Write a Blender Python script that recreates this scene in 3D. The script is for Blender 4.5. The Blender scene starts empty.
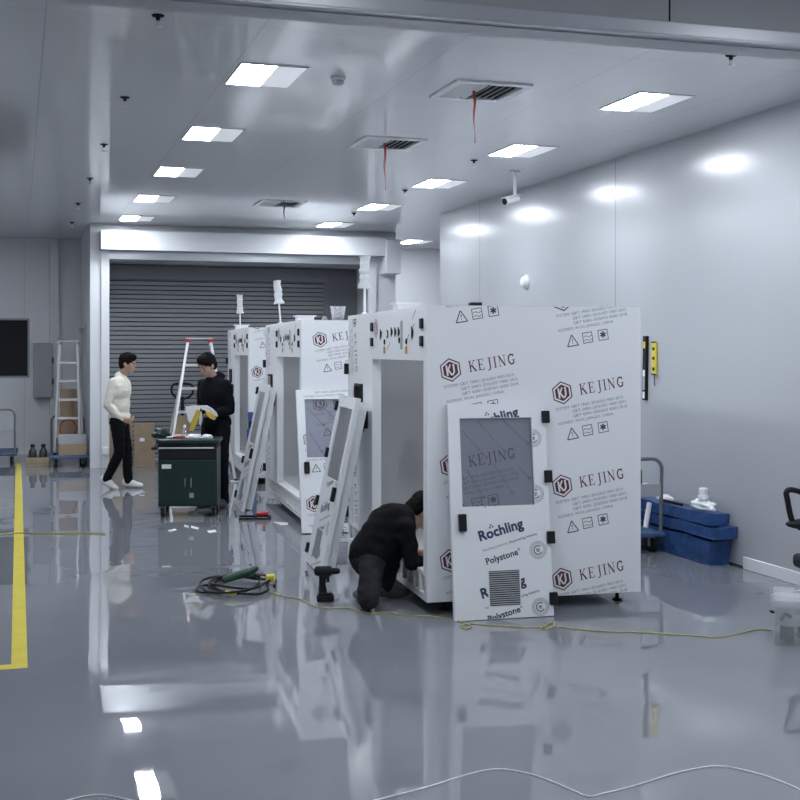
import bpy, bmesh, math, random
from mathutils import Vector, Matrix, Euler, noise as mnoise
random.seed(7)
R = math.radians
PI = math.pi
sc = bpy.context.scene
COL = sc.collection

# ------------------------------------------------------------------ camera model
F, H, HOR = 1200.0, 1.72, 350.0
YAW = R(17.66)
SN, CS = math.sin(YAW), math.cos(YAW)
CEIL = 3.56
WX = 5.465                      # right wall

def cam2w(cx, d, z=0.0):
    return Vector((d*SN + cx*CS, d*CS - cx*SN, z))
def at(px, py, d):              # point seen at a pixel, at a given distance
    return cam2w((px-400)/F*d, d, H-(py-HOR)/F*d)
def on_z(px, py, z):
    d = F*(H-z)/(py-HOR)
    return cam2w((px-400)/F*d, d, z)
def on_floor(px, py, z=0.0): return on_z(px, py, z)
def on_Y(px, py, Y):
    u = (px-400)/F
    d = Y/(CS-u*SN)
    return at(px, py, d)
def on_X(px, py, X):
    u = (px-400)/F
    d = X/(SN+u*CS)
    return at(px, py, d)

cd = bpy.data.cameras.new('camera'); co = bpy.data.objects.new('camera', cd); COL.objects.link(co)
cd.sensor_width = 36; cd.lens = 36*F/800; cd.shift_y = -(400-HOR)/800
cd.clip_start = .05; cd.clip_end = 100
co.location = (0, 0, H); co.rotation_euler = (PI/2, 0, -YAW)
sc.camera = co

# ------------------------------------------------------------------ materials
def mat(name, col, rough=.5, metal=0.0, spec=.5, coat=0.0, trans=0.0, bump=None, var=0.0, alpha=1.0, em=None):
    m = bpy.data.materials.new(name); m.use_nodes = True
    nt = m.node_tree; b = nt.nodes['Principled BSDF']
    b.inputs['Base Color'].default_value = (*col, 1)
    b.inputs['Roughness'].default_value = rough
    b.inputs['Metallic'].default_value = metal
    b.inputs['Specular IOR Level'].default_value = spec
    b.inputs['Coat Weight'].default_value = coat
    b.inputs['Transmission Weight'].default_value = trans
    b.inputs['Alpha'].default_value = alpha
    if em:
        b.inputs['Emission Color'].default_value = (*em[0], 1); b.inputs['Emission Strength'].default_value = em[1]
    tc = None
    if bump or var:
        tc = nt.nodes.new('ShaderNodeTexCoord')
    if bump:
        n = nt.nodes.new('ShaderNodeTexNoise'); n.inputs['Scale'].default_value = bump[0]; n.inputs['Detail'].default_value = 3
        nt.links.new(tc.outputs['Object'], n.inputs['Vector'])
        bp = nt.nodes.new('ShaderNodeBump'); bp.inputs['Strength'].default_value = bump[1]; bp.inputs['Distance'].default_value = bump[2] if len(bump) > 2 else .01
        nt.links.new(n.outputs['Fac'], bp.inputs['Height']); nt.links.new(bp.outputs['Normal'], b.inputs['Normal'])
    if var:
        n = nt.nodes.new('ShaderNodeTexNoise'); n.inputs['Scale'].default_value = 6; n.inputs['Detail'].default_value = 4
        nt.links.new(tc.outputs['Object'], n.inputs['Vector'])
        rp = nt.nodes.new('ShaderNodeValToRGB')
        rp.color_ramp.elements[0].position = .3; rp.color_ramp.elements[1].position = .7
        rp.color_ramp.elements[0].color = (*[c*(1-var) for c in col], 1); rp.color_ramp.elements[1].color = (*[min(1, c*(1+var)) for c in col], 1)
        nt.links.new(n.outputs['Fac'], rp.inputs['Fac']); nt.links.new(rp.outputs['Color'], b.inputs['Base Color'])
    return m

def seam_mat(name, col, rough, ax, ay, px_, py_, ox, oy, w=.006, dark=.55, streak=0.0, coat=0.0, wav=(0, 0)):
    """painted sandwich panels: thin darker joints on a px_ by py_ grid along object axes ax, ay"""
    m = mat(name, col, rough, coat=coat); nt = m.node_tree; b = nt.nodes['Principled BSDF']
    tc = nt.nodes.new('ShaderNodeTexCoord'); sp = nt.nodes.new('ShaderNodeSeparateXYZ')
    nt.links.new(tc.outputs['Object'], sp.inputs[0])
    def math_(op, a, bb=None):
        n = nt.nodes.new('ShaderNodeMath'); n.operation = op
        for i, v in enumerate((a, bb)):
            if v is None: continue
            if isinstance(v, (int, float)): n.inputs[i].default_value = v
            else: nt.links.new(v, n.inputs[i])
        return n.outputs[0]
    outs = []
    for axis, per, off in ((ax, px_, ox), (ay, py_, oy)):
        if per is None: continue
        s = math_('SUBTRACT', sp.outputs[axis], off)
        s = math_('ADD', s, per*50 + w/2)
        s = math_('MODULO', s, per)
        outs.append(math_('LESS_THAN', s, w))
    seam = outs[0] if len(outs) == 1 else math_('MAXIMUM', outs[0], outs[1])
    mx = nt.nodes.new('ShaderNodeMix'); mx.data_type = 'RGBA'
    nt.links.new(seam, mx.inputs['Factor'])
    mx.inputs[6].default_value = (*col, 1); mx.inputs[7].default_value = (*[c*dark for c in col], 1)
    nt.links.new(mx.outputs[2], b.inputs['Base Color'])
    h = math_('MULTIPLY', seam, -1.0)
    if wav[0]:
        n = nt.nodes.new('ShaderNodeTexNoise'); n.inputs['Scale'].default_value = wav[0]; n.inputs['Detail'].default_value = 1
        nt.links.new(tc.outputs['Object'], n.inputs['Vector'])
        h = math_('ADD', math_('MULTIPLY', n.outputs['Fac'], wav[1]), h)
    bp = nt.nodes.new('ShaderNodeBump'); bp.inputs['Strength'].default_value = .5; bp.inputs['Distance'].default_value = .004
    nt.links.new(h, bp.inputs['Height']); nt.links.new(bp.outputs['Normal'], b.inputs['Normal'])
    return m

def glass_mat(name, tint, gloss=.08, rough=.05, opac=None):
    m = bpy.data.materials.new(name); m.use_nodes = True; nt = m.node_tree
    for n in list(nt.nodes): nt.nodes.remove(n)
    out = nt.nodes.new('ShaderNodeOutputMaterial')
    t = nt.nodes.new('ShaderNodeBsdfTransparent'); t.inputs[0].default_value = (*tint, 1)
    g = nt.nodes.new('ShaderNodeBsdfGlossy'); g.inputs[0].default_value = (1, 1, 1, 1); g.inputs['Roughness'].default_value = rough
    fr = nt.nodes.new('ShaderNodeFresnel'); fr.inputs[0].default_value = 1.45
    mx = nt.nodes.new('ShaderNodeMixShader')
    nt.links.new(fr.outputs[0], mx.inputs[0]); nt.links.new(t.outputs[0], mx.inputs[1]); nt.links.new(g.outputs[0], mx.inputs[2])
    last = mx
    if opac:
        d0 = nt.nodes.new('ShaderNodeBsdfDiffuse'); d0.inputs[0].default_value = (*opac[0], 1)
        d1_ = nt.nodes.new('ShaderNodeBsdfTranslucent'); d1_.inputs[0].default_value = (*opac[0], 1)
        d = nt.nodes.new('ShaderNodeMixShader'); nt.links.new(d0.outputs[0], d.inputs[1]); nt.links.new(d1_.outputs[0], d.inputs[2]); d.inputs[0].default_value = opac[2] if len(opac) > 2 else .5
        m2 = nt.nodes.new('ShaderNodeMixShader'); m2.inputs[0].default_value = opac[1]
        nt.links.new(mx.outputs[0], m2.inputs[1]); nt.links.new(d.outputs[0], m2.inputs[2]); last = m2
    nt.links.new(last.outputs[0], out.inputs[0])
    return m

def floor_mat():
    m = mat('epoxy floor', (.205, .215, .243), .020, spec=.72, coat=.0); nt = m.node_tree; b = nt.nodes['Principled BSDF']
    tc = nt.nodes.new('ShaderNodeTexCoord')
    n = nt.nodes.new('ShaderNodeTexNoise'); n.inputs['Scale'].default_value = 2.0; n.inputs['Detail'].default_value = .6; n.inputs['Roughness'].default_value = .3
    nt.links.new(tc.outputs['Object'], n.inputs['Vector'])
    bp = nt.nodes.new('ShaderNodeBump'); bp.inputs['Strength'].default_value = .42; bp.inputs['Distance'].default_value = .009
    nt.links.new(n.outputs['Fac'], bp.inputs['Height']); nt.links.new(bp.outputs['Normal'], b.inputs['Normal'])
    n2 = nt.nodes.new('ShaderNodeTexNoise'); n2.inputs['Scale'].default_value = .9; n2.inputs['Detail'].default_value = 5
    nt.links.new(tc.outputs['Object'], n2.inputs['Vector'])
    rp = nt.nodes.new('ShaderNodeValToRGB')
    rp.color_ramp.elements[0].position = .35; rp.color_ramp.elements[1].position = .7
    rp.color_ramp.elements[0].color = (.192, .202, .23, 1); rp.color_ramp.elements[1].color = (.215, .226, .254, 1)
    nt.links.new(n2.outputs['Fac'], rp.inputs['Fac']); nt.links.new(rp.outputs['Color'], b.inputs['Base Color'])
    return m

M = {}
M['floor'] = floor_mat()
M['ceiling'] = seam_mat('ceiling panels', (.74, .75, .775), .10, 0, 1, 1.185, 2.28, 1.33, 6.77, w=.006, dark=.72, wav=(.7, .25))
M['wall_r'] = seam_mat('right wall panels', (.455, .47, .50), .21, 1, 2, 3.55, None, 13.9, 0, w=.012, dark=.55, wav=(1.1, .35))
M['wall'] = seam_mat('wall panels', (.74, .75, .78), .3, 0, 2, 1.2, None, .1, 0, w=.006, dark=.7)
M['wall_dk'] = mat('dull wall panel', (.46, .47, .50), .45)
M['pier'] = mat('white painted pier', (.66, .68, .71), .25)
M['header'] = mat('grey header panel', (.50, .51, .535), .4)
M['trim'] = mat('aluminium trim', (.62, .64, .68), .3, metal=.4)
M['shutter'] = mat('grey shutter paint', (.22, .228, .25), .42)
M['shutter_dk'] = mat('dark recess paint', (.14, .147, .165), .5)
M['film'] = mat('white film', (.76, .78, .81), .32)
M['whitep'] = mat('white plastic sheet', (.80, .815, .84), .4)
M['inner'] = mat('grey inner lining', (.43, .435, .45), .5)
M['tray'] = mat('off white tray plastic', (.74, .75, .76), .4)
M['maroon'] = mat('maroon ink', (.10, .018, .03), .45)
M['ink'] = mat('grey ink', (.17, .175, .20), .5)
M['inkdark'] = mat('dark ink', (.05, .055, .075), .5)
M['navy'] = mat('navy ink', (.04, .06, .16), .5)
M['black'] = mat('black rubber', (.010, .011, .014), .6, spec=.25)
M['blackm'] = mat('black matt', (.014, .015, .018), .7, spec=.2)
M['screen'] = mat('dark screen', (.01, .012, .016), .1)
M['orange'] = mat('amber tag', (.55, .25, .04), .5)
M['yellow'] = mat('yellow paint', (.70, .58, .06), .4)
M['floor_yellow'] = mat('floor marking paint', (.72, .60, .07), .25, var=.06)
M['red'] = mat('red plastic', (.50, .03, .03), .4)
M['red_dk'] = mat('dull red rubber', (.20, .03, .03), .6)
M['ribbon'] = mat('red ribbon', (.42, .05, .05), .6)
M['ribbon_dk'] = mat('dark ribbon', (.09, .05, .05), .6)
M['alu'] = mat('brushed aluminium', (.78, .79, .81), .32, metal=.75, bump=(60, .05))
M['grey_dk'] = mat('dark grey enamel', (.15, .155, .165), .45)
M['steel'] = mat('steel', (.55, .56, .58), .3, metal=.9)
M['grey_m'] = mat('grey metal paint', (.33, .345, .37), .4)
M['grey_box'] = mat('grey enamel', (.36, .375, .405), .4)
M['green_m'] = mat('dark green enamel', (.010, .030, .028), .35)
M['green_dk'] = mat('dark green plastic', (.012, .055, .035), .45)
M['blue'] = mat('blue plastic wrap', (.024, .075, .23), .3, bump=(14, .5, .03), var=.25)
M['blue_deck'] = mat('blue deck', (.05, .10, .22), .5)
M['card'] = mat('cardboard', (.30, .225, .155), .8, var=.1)
M['wood'] = mat('raw wood', (.33, .27, .19), .7, var=.15)
M['glass_tint'] = glass_mat('tinted acrylic', (.88, .89, .93), rough=.35, opac=((.50, .51, .58), .12, .05))
M['glass_dark'] = mat('dark window glass', (.016, .018, .022), .09)
M['clear'] = glass_mat('clear plastic', (.95, .96, .97), opac=((.95, .965, .98), .21))
M['wrap'] = mat('bubble wrap', (.78, .80, .83), .3, trans=.25, bump=(45, .6, .01))
M['skin'] = mat('skin', (.44, .27, .20), .5)
M['hair'] = mat('black hair', (.008, .0075, .008), .85, spec=.1, bump=(80, .6, .01))
M['cloth_white'] = mat('cream sweatshirt', (.68, .655, .575), .85, bump=(25, .4, .01))
M['cloth_black'] = mat('black cloth', (.0055, .006, .0075), .95, spec=.15, bump=(25, .4, .01))
M['cloth_navy'] = mat('black navy cloth', (.007, .0075, .012), .95, spec=.15, bump=(25, .4, .01))
M['trouser_grey'] = mat('charcoal trousers', (.020, .021, .025), .95, spec=.15, bump=(25, .4, .01))
M['shoe_white'] = mat('white shoes', (.72, .72, .70), .6)
M['shoe_dark'] = mat('grey sneakers', (.10, .10, .11), .6)
M['lip'] = mat('lips', (.33, .13, .11), .5)
M['lamp_on'] = mat('lit diffuser', (.9, .92, .95), .4, em=((.885, .94, 1.0), 62))
M['lamp_dim'] = mat('half lit diffuser', (.85, .87, .92), .35, em=((.885, .94, 1.0), .30))
M['cable_y'] = mat('yellow green cable', (.40, .37, .14), .45)
M['thread'] = mat('white thread', (.85, .86, .88), .4)
M['paper_y'] = mat('yellow lining', (.62, .42, .06), .7)
M['bottle_dk'] = mat('dark bottle', (.03, .035, .04), .3)
M['greenbox'] = mat('green carton', (.03, .10, .06), .6)
M['parts_g'] = mat('grey green parts', (.16, .18, .16), .6)

# ------------------------------------------------------------------ mesh building
class MB:
    def __init__(s): s.v = []; s.f = []; s.m = []
    def add(s, vs, fs, mi=0):
        o = len(s.v); s.v += [Vector(v) for v in vs]
        for f in fs: s.f.append([o+i for i in f]); s.m.append(mi)
        return s
    def box(s, x0, x1, y0, y1, z0, z1, mi=0, mtx=None):
        vs = [Vector((x, y, z)) for z in (z0, z1) for y in (y0, y1) for x in (x0, x1)]
        if mtx: vs = [mtx @ v for v in vs]
        return s.add(vs, [(0, 2, 3, 1), (4, 5, 7, 6), (0, 1, 5, 4), (1, 3, 7, 5), (3, 2, 6, 7), (2, 0, 4, 6)], mi)
    def cyl(s, p0, p1, r0, r1=None, n=12, mi=0, caps=True):
        if r1 is None: r1 = r0
        p0 = Vector(p0); p1 = Vector(p1); ax = (p1-p0).normalized()
        a = ax.orthogonal().normalized(); b = ax.cross(a)
        vs = []
        for p, r in ((p0, r0), (p1, r1)):
            for i in range(n):
                t = 2*PI*i/n; vs.append(p + a*math.cos(t)*r + b*math.sin(t)*r)
        fs = [(i, (i+1) % n, n+(i+1) % n, n+i) for i in range(n)]
        if caps: fs += [tuple(range(n-1, -1, -1)), tuple(range(n, 2*n))]
        return s.add(vs, fs, mi)
    def tube(s, pts, r, n=8, mi=0, closed=False):
        pts = [Vector(p) for p in pts]; N = len(pts); rings = []
        up = Vector((0, 0, 1)); prev = None
        for i, p in enumerate(pts):
            if closed: t = pts[(i+1) % N]-pts[i-1]
            else: t = pts[min(i+1, N-1)]-pts[max(i-1, 0)]
            t.normalize()
            if prev is None: a = t.orthogonal().normalized()
            else: a = (prev - t*prev.dot(t)); a = a.normalized() if a.length > 1e-6 else t.orthogonal().normalized()
            prev = a; b = t.cross(a)
            rr = r[i] if isinstance(r, (list, tuple)) else r
            rings.append([p + a*math.cos(2*PI*k/n)*rr + b*math.sin(2*PI*k/n)*rr for k in range(n)])
        vs = [v for rg in rings for v in rg]; fs = []
        for i in range(N if closed else N-1):
            j = (i+1) % N
            for k in range(n): fs.append((i*n+k, i*n+(k+1) % n, j*n+(k+1) % n, j*n+k))
        if not closed: fs += [tuple(range(n-1, -1, -1)), tuple((N-1)*n+k for k in range(n))]
        return s.add(vs, fs, mi)
    def lathe(s, prof, c=(0, 0, 0), n=20, mi=0, axis=Vector((0, 0, 1))):
        c = Vector(c); q = Vector((0, 0, 1)).rotation_difference(axis); vs = []; L = len(prof)
        for r, z in prof:
            for i in range(n):
                t = 2*PI*i/n; vs.append(c + q @ Vector((r*math.cos(t), r*math.sin(t), z)))
        fs = [(i*n+k, i*n+(k+1) % n, (i+1)*n+(k+1) % n, (i+1)*n+k) for i in range(L-1) for k in range(n)]
        fs += [tuple(range(n-1, -1, -1)), tuple((L-1)*n+k for k in range(n))]
        return s.add(vs, fs, mi)
    def ell(s, c, r, mi=0, nu=14, nv=10, mtx=None):
        c = Vector(c); vs = []; fs = []
        for j in range(nv+1):
            ph = PI*j/nv
            for i in range(nu):
                t = 2*PI*i/nu
                v = Vector((r[0]*math.sin(ph)*math.cos(t), r[1]*math.sin(ph)*math.sin(t), r[2]*math.cos(ph)))
                vs.append(c + (mtx @ v if mtx else v))
        for j in range(nv):
            for i in range(nu):
                a = j*nu+i; b2 = j*nu+(i+1) % nu; fs.append((a, a+nu, b2+nu, b2))
        return s.add(vs, fs, mi)
    def cap(s, p0, p1, r0, r1, mi=0):
        p0 = Vector(p0); p1 = Vector(p1)
        s.ell(p0, (r0,)*3, mi, 12, 8); s.ell(p1, (r1,)*3, mi, 12, 8)
        if (p1-p0).length > 1e-5: s.cyl(p0, p1, r0, r1, 12, mi)
        return s
    def prism(s, poly, d0, d1, fn, mi=0):
        """polygon in (a,b) extruded along depth, fn(a,b,depth)->3D"""
        n = len(poly); vs = [fn(a, b, d0) for a, b in poly]+[fn(a, b, d1) for a, b in poly]
        fs = [tuple(range(n-1, -1, -1)), tuple(range(n, 2*n))]+[(i, (i+1) % n, n+(i+1) % n, n+i) for i in range(n)]
        return s.add(vs, fs, mi)
    def mesh(s, name):
        me = bpy.data.meshes.new(name); me.from_pydata([tuple(v) for v in s.v], [], s.f)
        me.polygons.foreach_set('material_index', s.m); me.update()
        return me
    def build(s, name, mats, parent=None, bevel=0, smooth=False, normals=True, loc=None, rot=None):
        me = s.mesh(name)
        for m_ in (mats if isinstance(mats, (list, tuple)) else [mats]): me.materials.append(M[m_] if isinstance(m_, str) else m_)
        if normals:
            bm = bmesh.new(); bm.from_mesh(me); bmesh.ops.remove_doubles(bm, verts=bm.verts, dist=1e-6) if smooth else None
            bmesh.ops.recalc_face_normals(bm, faces=bm.faces); bm.to_mesh(me); bm.free()
        if smooth:
            me.polygons.foreach_set('use_smooth', [True]*len(me.polygons))
            me.set_sharp_from_angle(angle=R(40))
        o = bpy.data.objects.new(name, me); COL.objects.link(o)
        if parent: o.parent = parent
        if loc: o.location = loc
        if rot: o.rotation_euler = rot
        if bevel:
            b = o.modifiers.new('bevel', 'BEVEL'); b.width = bevel; b.segments = 2; b.limit_method = 'ANGLE'; b.angle_limit = R(40)
        return o

def tag(o, label, cat, group=None, kind=None):
    o['label'] = label; o['category'] = cat
    if group: o['group'] = group
    if kind: o['kind'] = kind
    return o
def thing(name, label, cat, loc=(0, 0, 0), rz=0, group=None, rot=None):
    o = bpy.data.objects.new(name, None); COL.objects.link(o); o.empty_display_size = .1
    o.location = loc; o.rotation_euler = rot if rot else (0, 0, rz)
    return tag(o, label, cat, group)
def struct(o):
    o['kind'] = 'structure'; return o
def catmull(pts, k=8, closed=False):
    pts = [Vector(p) for p in pts]; out = []; N = len(pts)
    for i in range(N if closed else N-1):
        if closed: p0, p1, p2, p3 = pts[i-1], pts[i], pts[(i+1) % N], pts[(i+2) % N]
        else: p0, p1, p2, p3 = pts[max(i-1, 0)], pts[i], pts[i+1], pts[min(i+2, N-1)]
        for j in range(k):
            t = j/k
            out.append(.5*((2*p1)+(p2-p0)*t+(2*p0-5*p1+4*p2-p3)*t*t+(3*p1-p0-3*p2+p3)*t**3))
    if not closed: out.append(pts[-1])
    return out

# ------------------------------------------------------------------ printed film (flat ink polygons just proud of a sheet)
_txt = {}
def text_tris(s, off=0.0):
    k = (s, off)
    if k in _txt: return _txt[k]
    cu = bpy.data.curves.new('t', 'FONT'); cu.body = s; cu.resolution_u = 2; cu.offset = off
    ob = bpy.data.objects.new('t', cu); COL.objects.link(ob)
    dg = bpy.context.evaluated_depsgraph_get(); me = bpy.data.meshes.new_from_object(ob.evaluated_get(dg))
    me.calc_loop_triangles()
    tr = [[(me.vertices[i].co.x, me.vertices[i].co.y) for i in t.vertices] for t in me.loop_triangles]
    bpy.data.objects.remove(ob); bpy.data.curves.remove(cu); bpy.data.meshes.remove(me)
    xs = [p[0] for t in tr for p in t]
    x0, x1 = min(xs), max(xs); tr = [[(p[0]-x0, p[1]) for p in t] for t in tr]
    _txt[k] = (tr, x1-x0); return _txt[k]
def put_text(out, s, x, y, width, mi, layer=1, off=0.0, hscale=1.0):
    tr, w = text_tris(s, 0.0); k = width/w; b_ = off*k
    for dx, dy in (((0, 0),) if not off else ((-b_, -b_), (b_, -b_), (b_, b_), (-b_, b_))):
        for t in tr: out.append(([(x+dx+a*k, y+dy+b*k*hscale) for a, b in t], mi, layer))
def rect(x0, x1, y0, y1): return [(x0, y0), (x1, y0), (x1, y1), (x0, y1)]
def stroke(p, q, w):
    dx, dy = q[0]-p[0], q[1]-p[1]; L = math.hypot(dx, dy); nx, ny = -dy/L*w/2, dx/L*w/2
    return [(p[0]+nx, p[1]+ny), (p[0]-nx, p[1]-ny), (q[0]-nx, q[1]-ny), (q[0]+nx, q[1]+ny)]
def arc(cx, cy, r0, r1, a0, a1, n=14, sx=1.0):
    o = []
    for i in range(n):
        t, u = R(a0+(a1-a0)*i/n), R(a0+(a1-a0)*(i+1)/n)
        o.append([(cx+r0*sx*math.cos(t), cy+r0*math.sin(t)), (cx+r1*sx*math.cos(t), cy+r1*math.sin(t)), (cx+r1*sx*math.cos(u), cy+r1*math.sin(u)), (cx+r0*sx*math.cos(u), cy+r0*math.sin(u))])
    return o
GLY = {
 'K': [rect(.09, .24, 0, 1), rect(0, .33, 0, .05), rect(0, .33, .95, 1), stroke((.2, .4), (.68, .96), .07), stroke((.36, .56), (.76, .03), .16), rect(.5, .82, .95, 1), rect(.56, .92, 0, .05)],
 'E': [rect(.09, .24, 0, 1), rect(0, .68, .94, 1), rect(.24, .5, .48, .54), rect(0, .72, 0, .06), rect(.62, .68, .76, .94), rect(.66, .72, .06, .26), rect(.46, .51, .38, .64)],
 'J': [rect(.26, .41, .12, 1), rect(.14, .53, .95, 1), [(.26, .14), (.41, .14), (.36, -.06), (.24, -.02)], [(.24, -.02), (.36, -.06), (.22, -.16), (.14, -.08)], [(.14, -.08), (.22, -.16), (.04, -.16), (.02, -.06)]],
 'I': [rect(.1, .25, 0, 1), rect(0, .35, 0, .05), rect(0, .35, .95, 1)],
 'N': [rect(.10, .16, 0, 1), rect(.68, .74, 0, 1), stroke((.1, .97), (.71, .03), .15), rect(0, .26, 0, .05), rect(.56, .86, .95, 1), rect(-.02, .2, .95, 1)],
 'G': arc(.42, .5, .36, .5, 45, 315, 20, .82)+arc(.40, .5, .30, .38, 120, 240, 10, .82)+[rect(.60, .74, .08, .42), rect(.46, .84, .40, .45), rect(.66, .72, .66, .98)],
}
def put_word(out, x, y, width, cap, mi):
    adv = {'K': 1.06, 'E': 1.04, 'J': .76, 'I': .58, 'N': 1.08, 'G': .84}
    tot = sum(adv[c] for c in 'KEJING'); k = width/tot; cx = x
    for c in 'KEJING':
        for p in GLY[c]: out.append(([(cx+a*k*.98, y+b*cap) for a, b in p], mi, 1))
        cx += adv[c]*k
def hexa(r, cx=0, cy=0): return [(cx+r*math.cos(R(90+60*i)), cy+r*math.sin(R(90+60*i))) for i in range(6)]
def hexring(r1, r0):
    a, b = hexa(r1), hexa(r0); return [[a[i], a[(i+1) % 6], b[(i+1) % 6], b[i]] for i in range(6)]
# ink slots on every film sheet: 0 sheet, 1 maroon, 2 grey, 3 dark, 4 navy
FILM = ['film', 'maroon', 'ink', 'inkdark', 'navy']
def unit_a(word=True):
    o = []
    for p in hexring(.078, .069): o.append((p, 1, 1))
    hx = hexa(.056); o.append((hx, 1, 1))
    for p in (rect(-.030, -.018, -.034, .034), stroke((-.020, -.004), (.004, .036), .010), stroke((-.016, .002), (.006, -.036), .011),
              rect(.018, .030, -.016, .036), stroke((.024, -.014), (.010, -.034), .011), stroke((.012, -.032), (.000, -.026), .009)): o.append((p, 0, 2))
    if word: put_word(o, .126, -.036, .322, .073, 1) if word else None
    put_text(o, 'SYSTEM: GB/T 19001-2016/ISO 9001:2015', -.062, -.112, .485, 2)
    put_text(o, 'GB/T 24001-2016/ISO 14001:2015', .052, -.144, .392, 2)
    put_text(o, 'GB/T 45001-2020/ISO 45001:2018', .052, -.176, .392, 2)
    put_text(o, 'ADDRESS: WUXI, JIANGSU, CHINA.', -.064, -.209, .405, 2)
    c = (.026, -.282); t = [(c[0], c[1]+.040), (c[0]-.040, c[1]-.034), (c[0]+.040, c[1]-.034)]
    for i in range(3): o.append((stroke(t[i], t[(i+1) % 3], .007), 3, 1))
    o.append((rect(c[0]-.003, c[0]+.003, c[1]-.004, c[1]+.014), 3, 1)); o.append((rect(c[0]-.003, c[0]+.003, c[1]-.018, c[1]-.011), 3, 1))
    for cx in (.137, .25):
        x0, x1, y0, y1 = cx-.036, cx+.036, -.314, -.242
        for q in (rect(x0, x1, y0, y0+.005), rect(x0, x1, y1-.005, y1), rect(x0, x0+.005, y0, y1), rect(x1-.005, x1, y0, y1)): o.append((q, 3, 1))
    for dy in (-.018, .006): 
        for i, (ya, yb) in enumerate(((0, .008), (.008, -.004), (-.004, .006))):
            o.append((stroke((.109+i*.019, -.278+dy+ya), (.128+i*.019, -.278+dy+yb), .0045), 2, 1))
    for k in range(6):
        a = R(60*k+20); o.append((stroke((.25, -.276), (.25+.022*math.cos(a), -.276+.022*math.sin(a)), .011), 3, 1))
    return o
def unit_b():
    o = []
    put_text(o, 'Rochling', 0, 0, .305, 4, off=.03)
    for dx, dy in ((.084, .064), (.104, .064), (.094, .077)):
        o.append(([(dx+.0062*math.cos(R(45*i)), dy+.0062*math.sin(R(45*i))) for i in range(8)], 4, 1))
    put_text(o, 'Röchling Industrial.', .0, -.070, .175, 2)
    put_text(o, 'Empowering Industry.', .183, -.070, .200, 3, off=.012)
    put_text(o, 'Polystone', -.002, -.155, .222, 3, off=.024); put_text(o, '®', .224, -.132, .017, 3, off=.01)
    cx, cy = .357, -.166
    for r in (.038, .046, .054):
        for k in range(24): o += [(p, 2, 1) for p in arc(cx, cy, r, r+.0035, 15*k, 15*k+12, 1)]
    o += [(p, 3, 1) for p in arc(cx, cy, .024, .031, 40, 320, 14)]
    o += [(p, 3, 1) for p in arc(cx, cy, .010, .013, 0, 360, 10)]
    for a in (20, 140, 260): o.append((stroke((cx, cy), (cx+.012*math.cos(R(a)), cy+.012*math.sin(R(a))), .005), 3, 1))
    return o
def clip(poly, x0, x1, y0, y1):
    for ax, lim, sg in ((0, x0, 1), (0, x1, -1), (1, y0, 1), (1, y1, -1)):
        out = []; n = len(poly)
        if n == 0: return []
        for i in range(n):
            p, q = poly[i], poly[(i+1) % n]; dp, dq = sg*(p[ax]-lim), sg*(q[ax]-lim)
            if dp >= 0: out.append(p)
            if dp*dq < 0:
                t = dp/(dp-dq); out.append((p[0]+(q[0]-p[0])*t, p[1]+(q[1]-p[1])*t))
        poly = out
    return poly
def emit(mb, unit, ox, oy, tilt, rects, fn, lift=.0005):
    c, s = math.cos(tilt), math.sin(tilt)
    for poly, mi, layer in unit:
        P = [(ox+a*c-b*s, oy+a*s+b*c) for a, b in poly]
        for r in rects:
            q = clip(P, *r)
            if len(q) >= 3: mb.add([fn(a, b, lift*layer) for a, b in q], [tuple(range(len(q)))], mi)
UA, UB = unit_a(), unit_b()

# ------------------------------------------------------------------ ROOM SHELL
X0, X1, Y0, Y1 = -6.0, 9.5, -5.0, 20.7
WEND = 15.37                    # the right wall stops here and the hall opens to the right
LX0, LX1, LY = 1.0, 5.66, 18.0  # shutter lobby standing out from the back wall
struct(MB().box(X0, X1, Y0, Y1, -.1, 0).build('floor', 'floor'))
fl = bpy.data.objects['floor']
mk = MB()
for (a, b, c, d) in ((-.035, .05, 6.90, 19.3), (-1.6, -.035, 6.80, 6.90), (-.035, .05, 6.80, 6.90)):
    mk.add([(a, c, .0008), (b, c, .0008), (b, d, .0008), (a, d, .0008)], [(0, 1, 2, 3)])
o = mk.build('line_marking', 'floor_yellow', fl); o['label'] = 'yellow painted floor line with a corner'
struct(MB().box(X0, X1, Y0, Y1, CEIL, CEIL+.1).build('ceiling', 'ceiling'))
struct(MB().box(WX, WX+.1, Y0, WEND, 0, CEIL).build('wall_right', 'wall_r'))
struct(MB().box(WX+.1, X1, WEND-.1, WEND, 0, CEIL).build('wall_right_return', 'wall'))
struct(MB().box(X1, X1+.1, WEND-.1, Y1, 0, CEIL).build('wall_alcove', 'wall'))
struct(MB().box(X0-.1, X0, Y0, Y1, 0, CEIL).build('wall_left', 'wall'))
struct(MB().box(X0, WX+.1, Y0-.1, Y0, 0, CEIL).build('wall_front', 'wall'))
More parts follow.
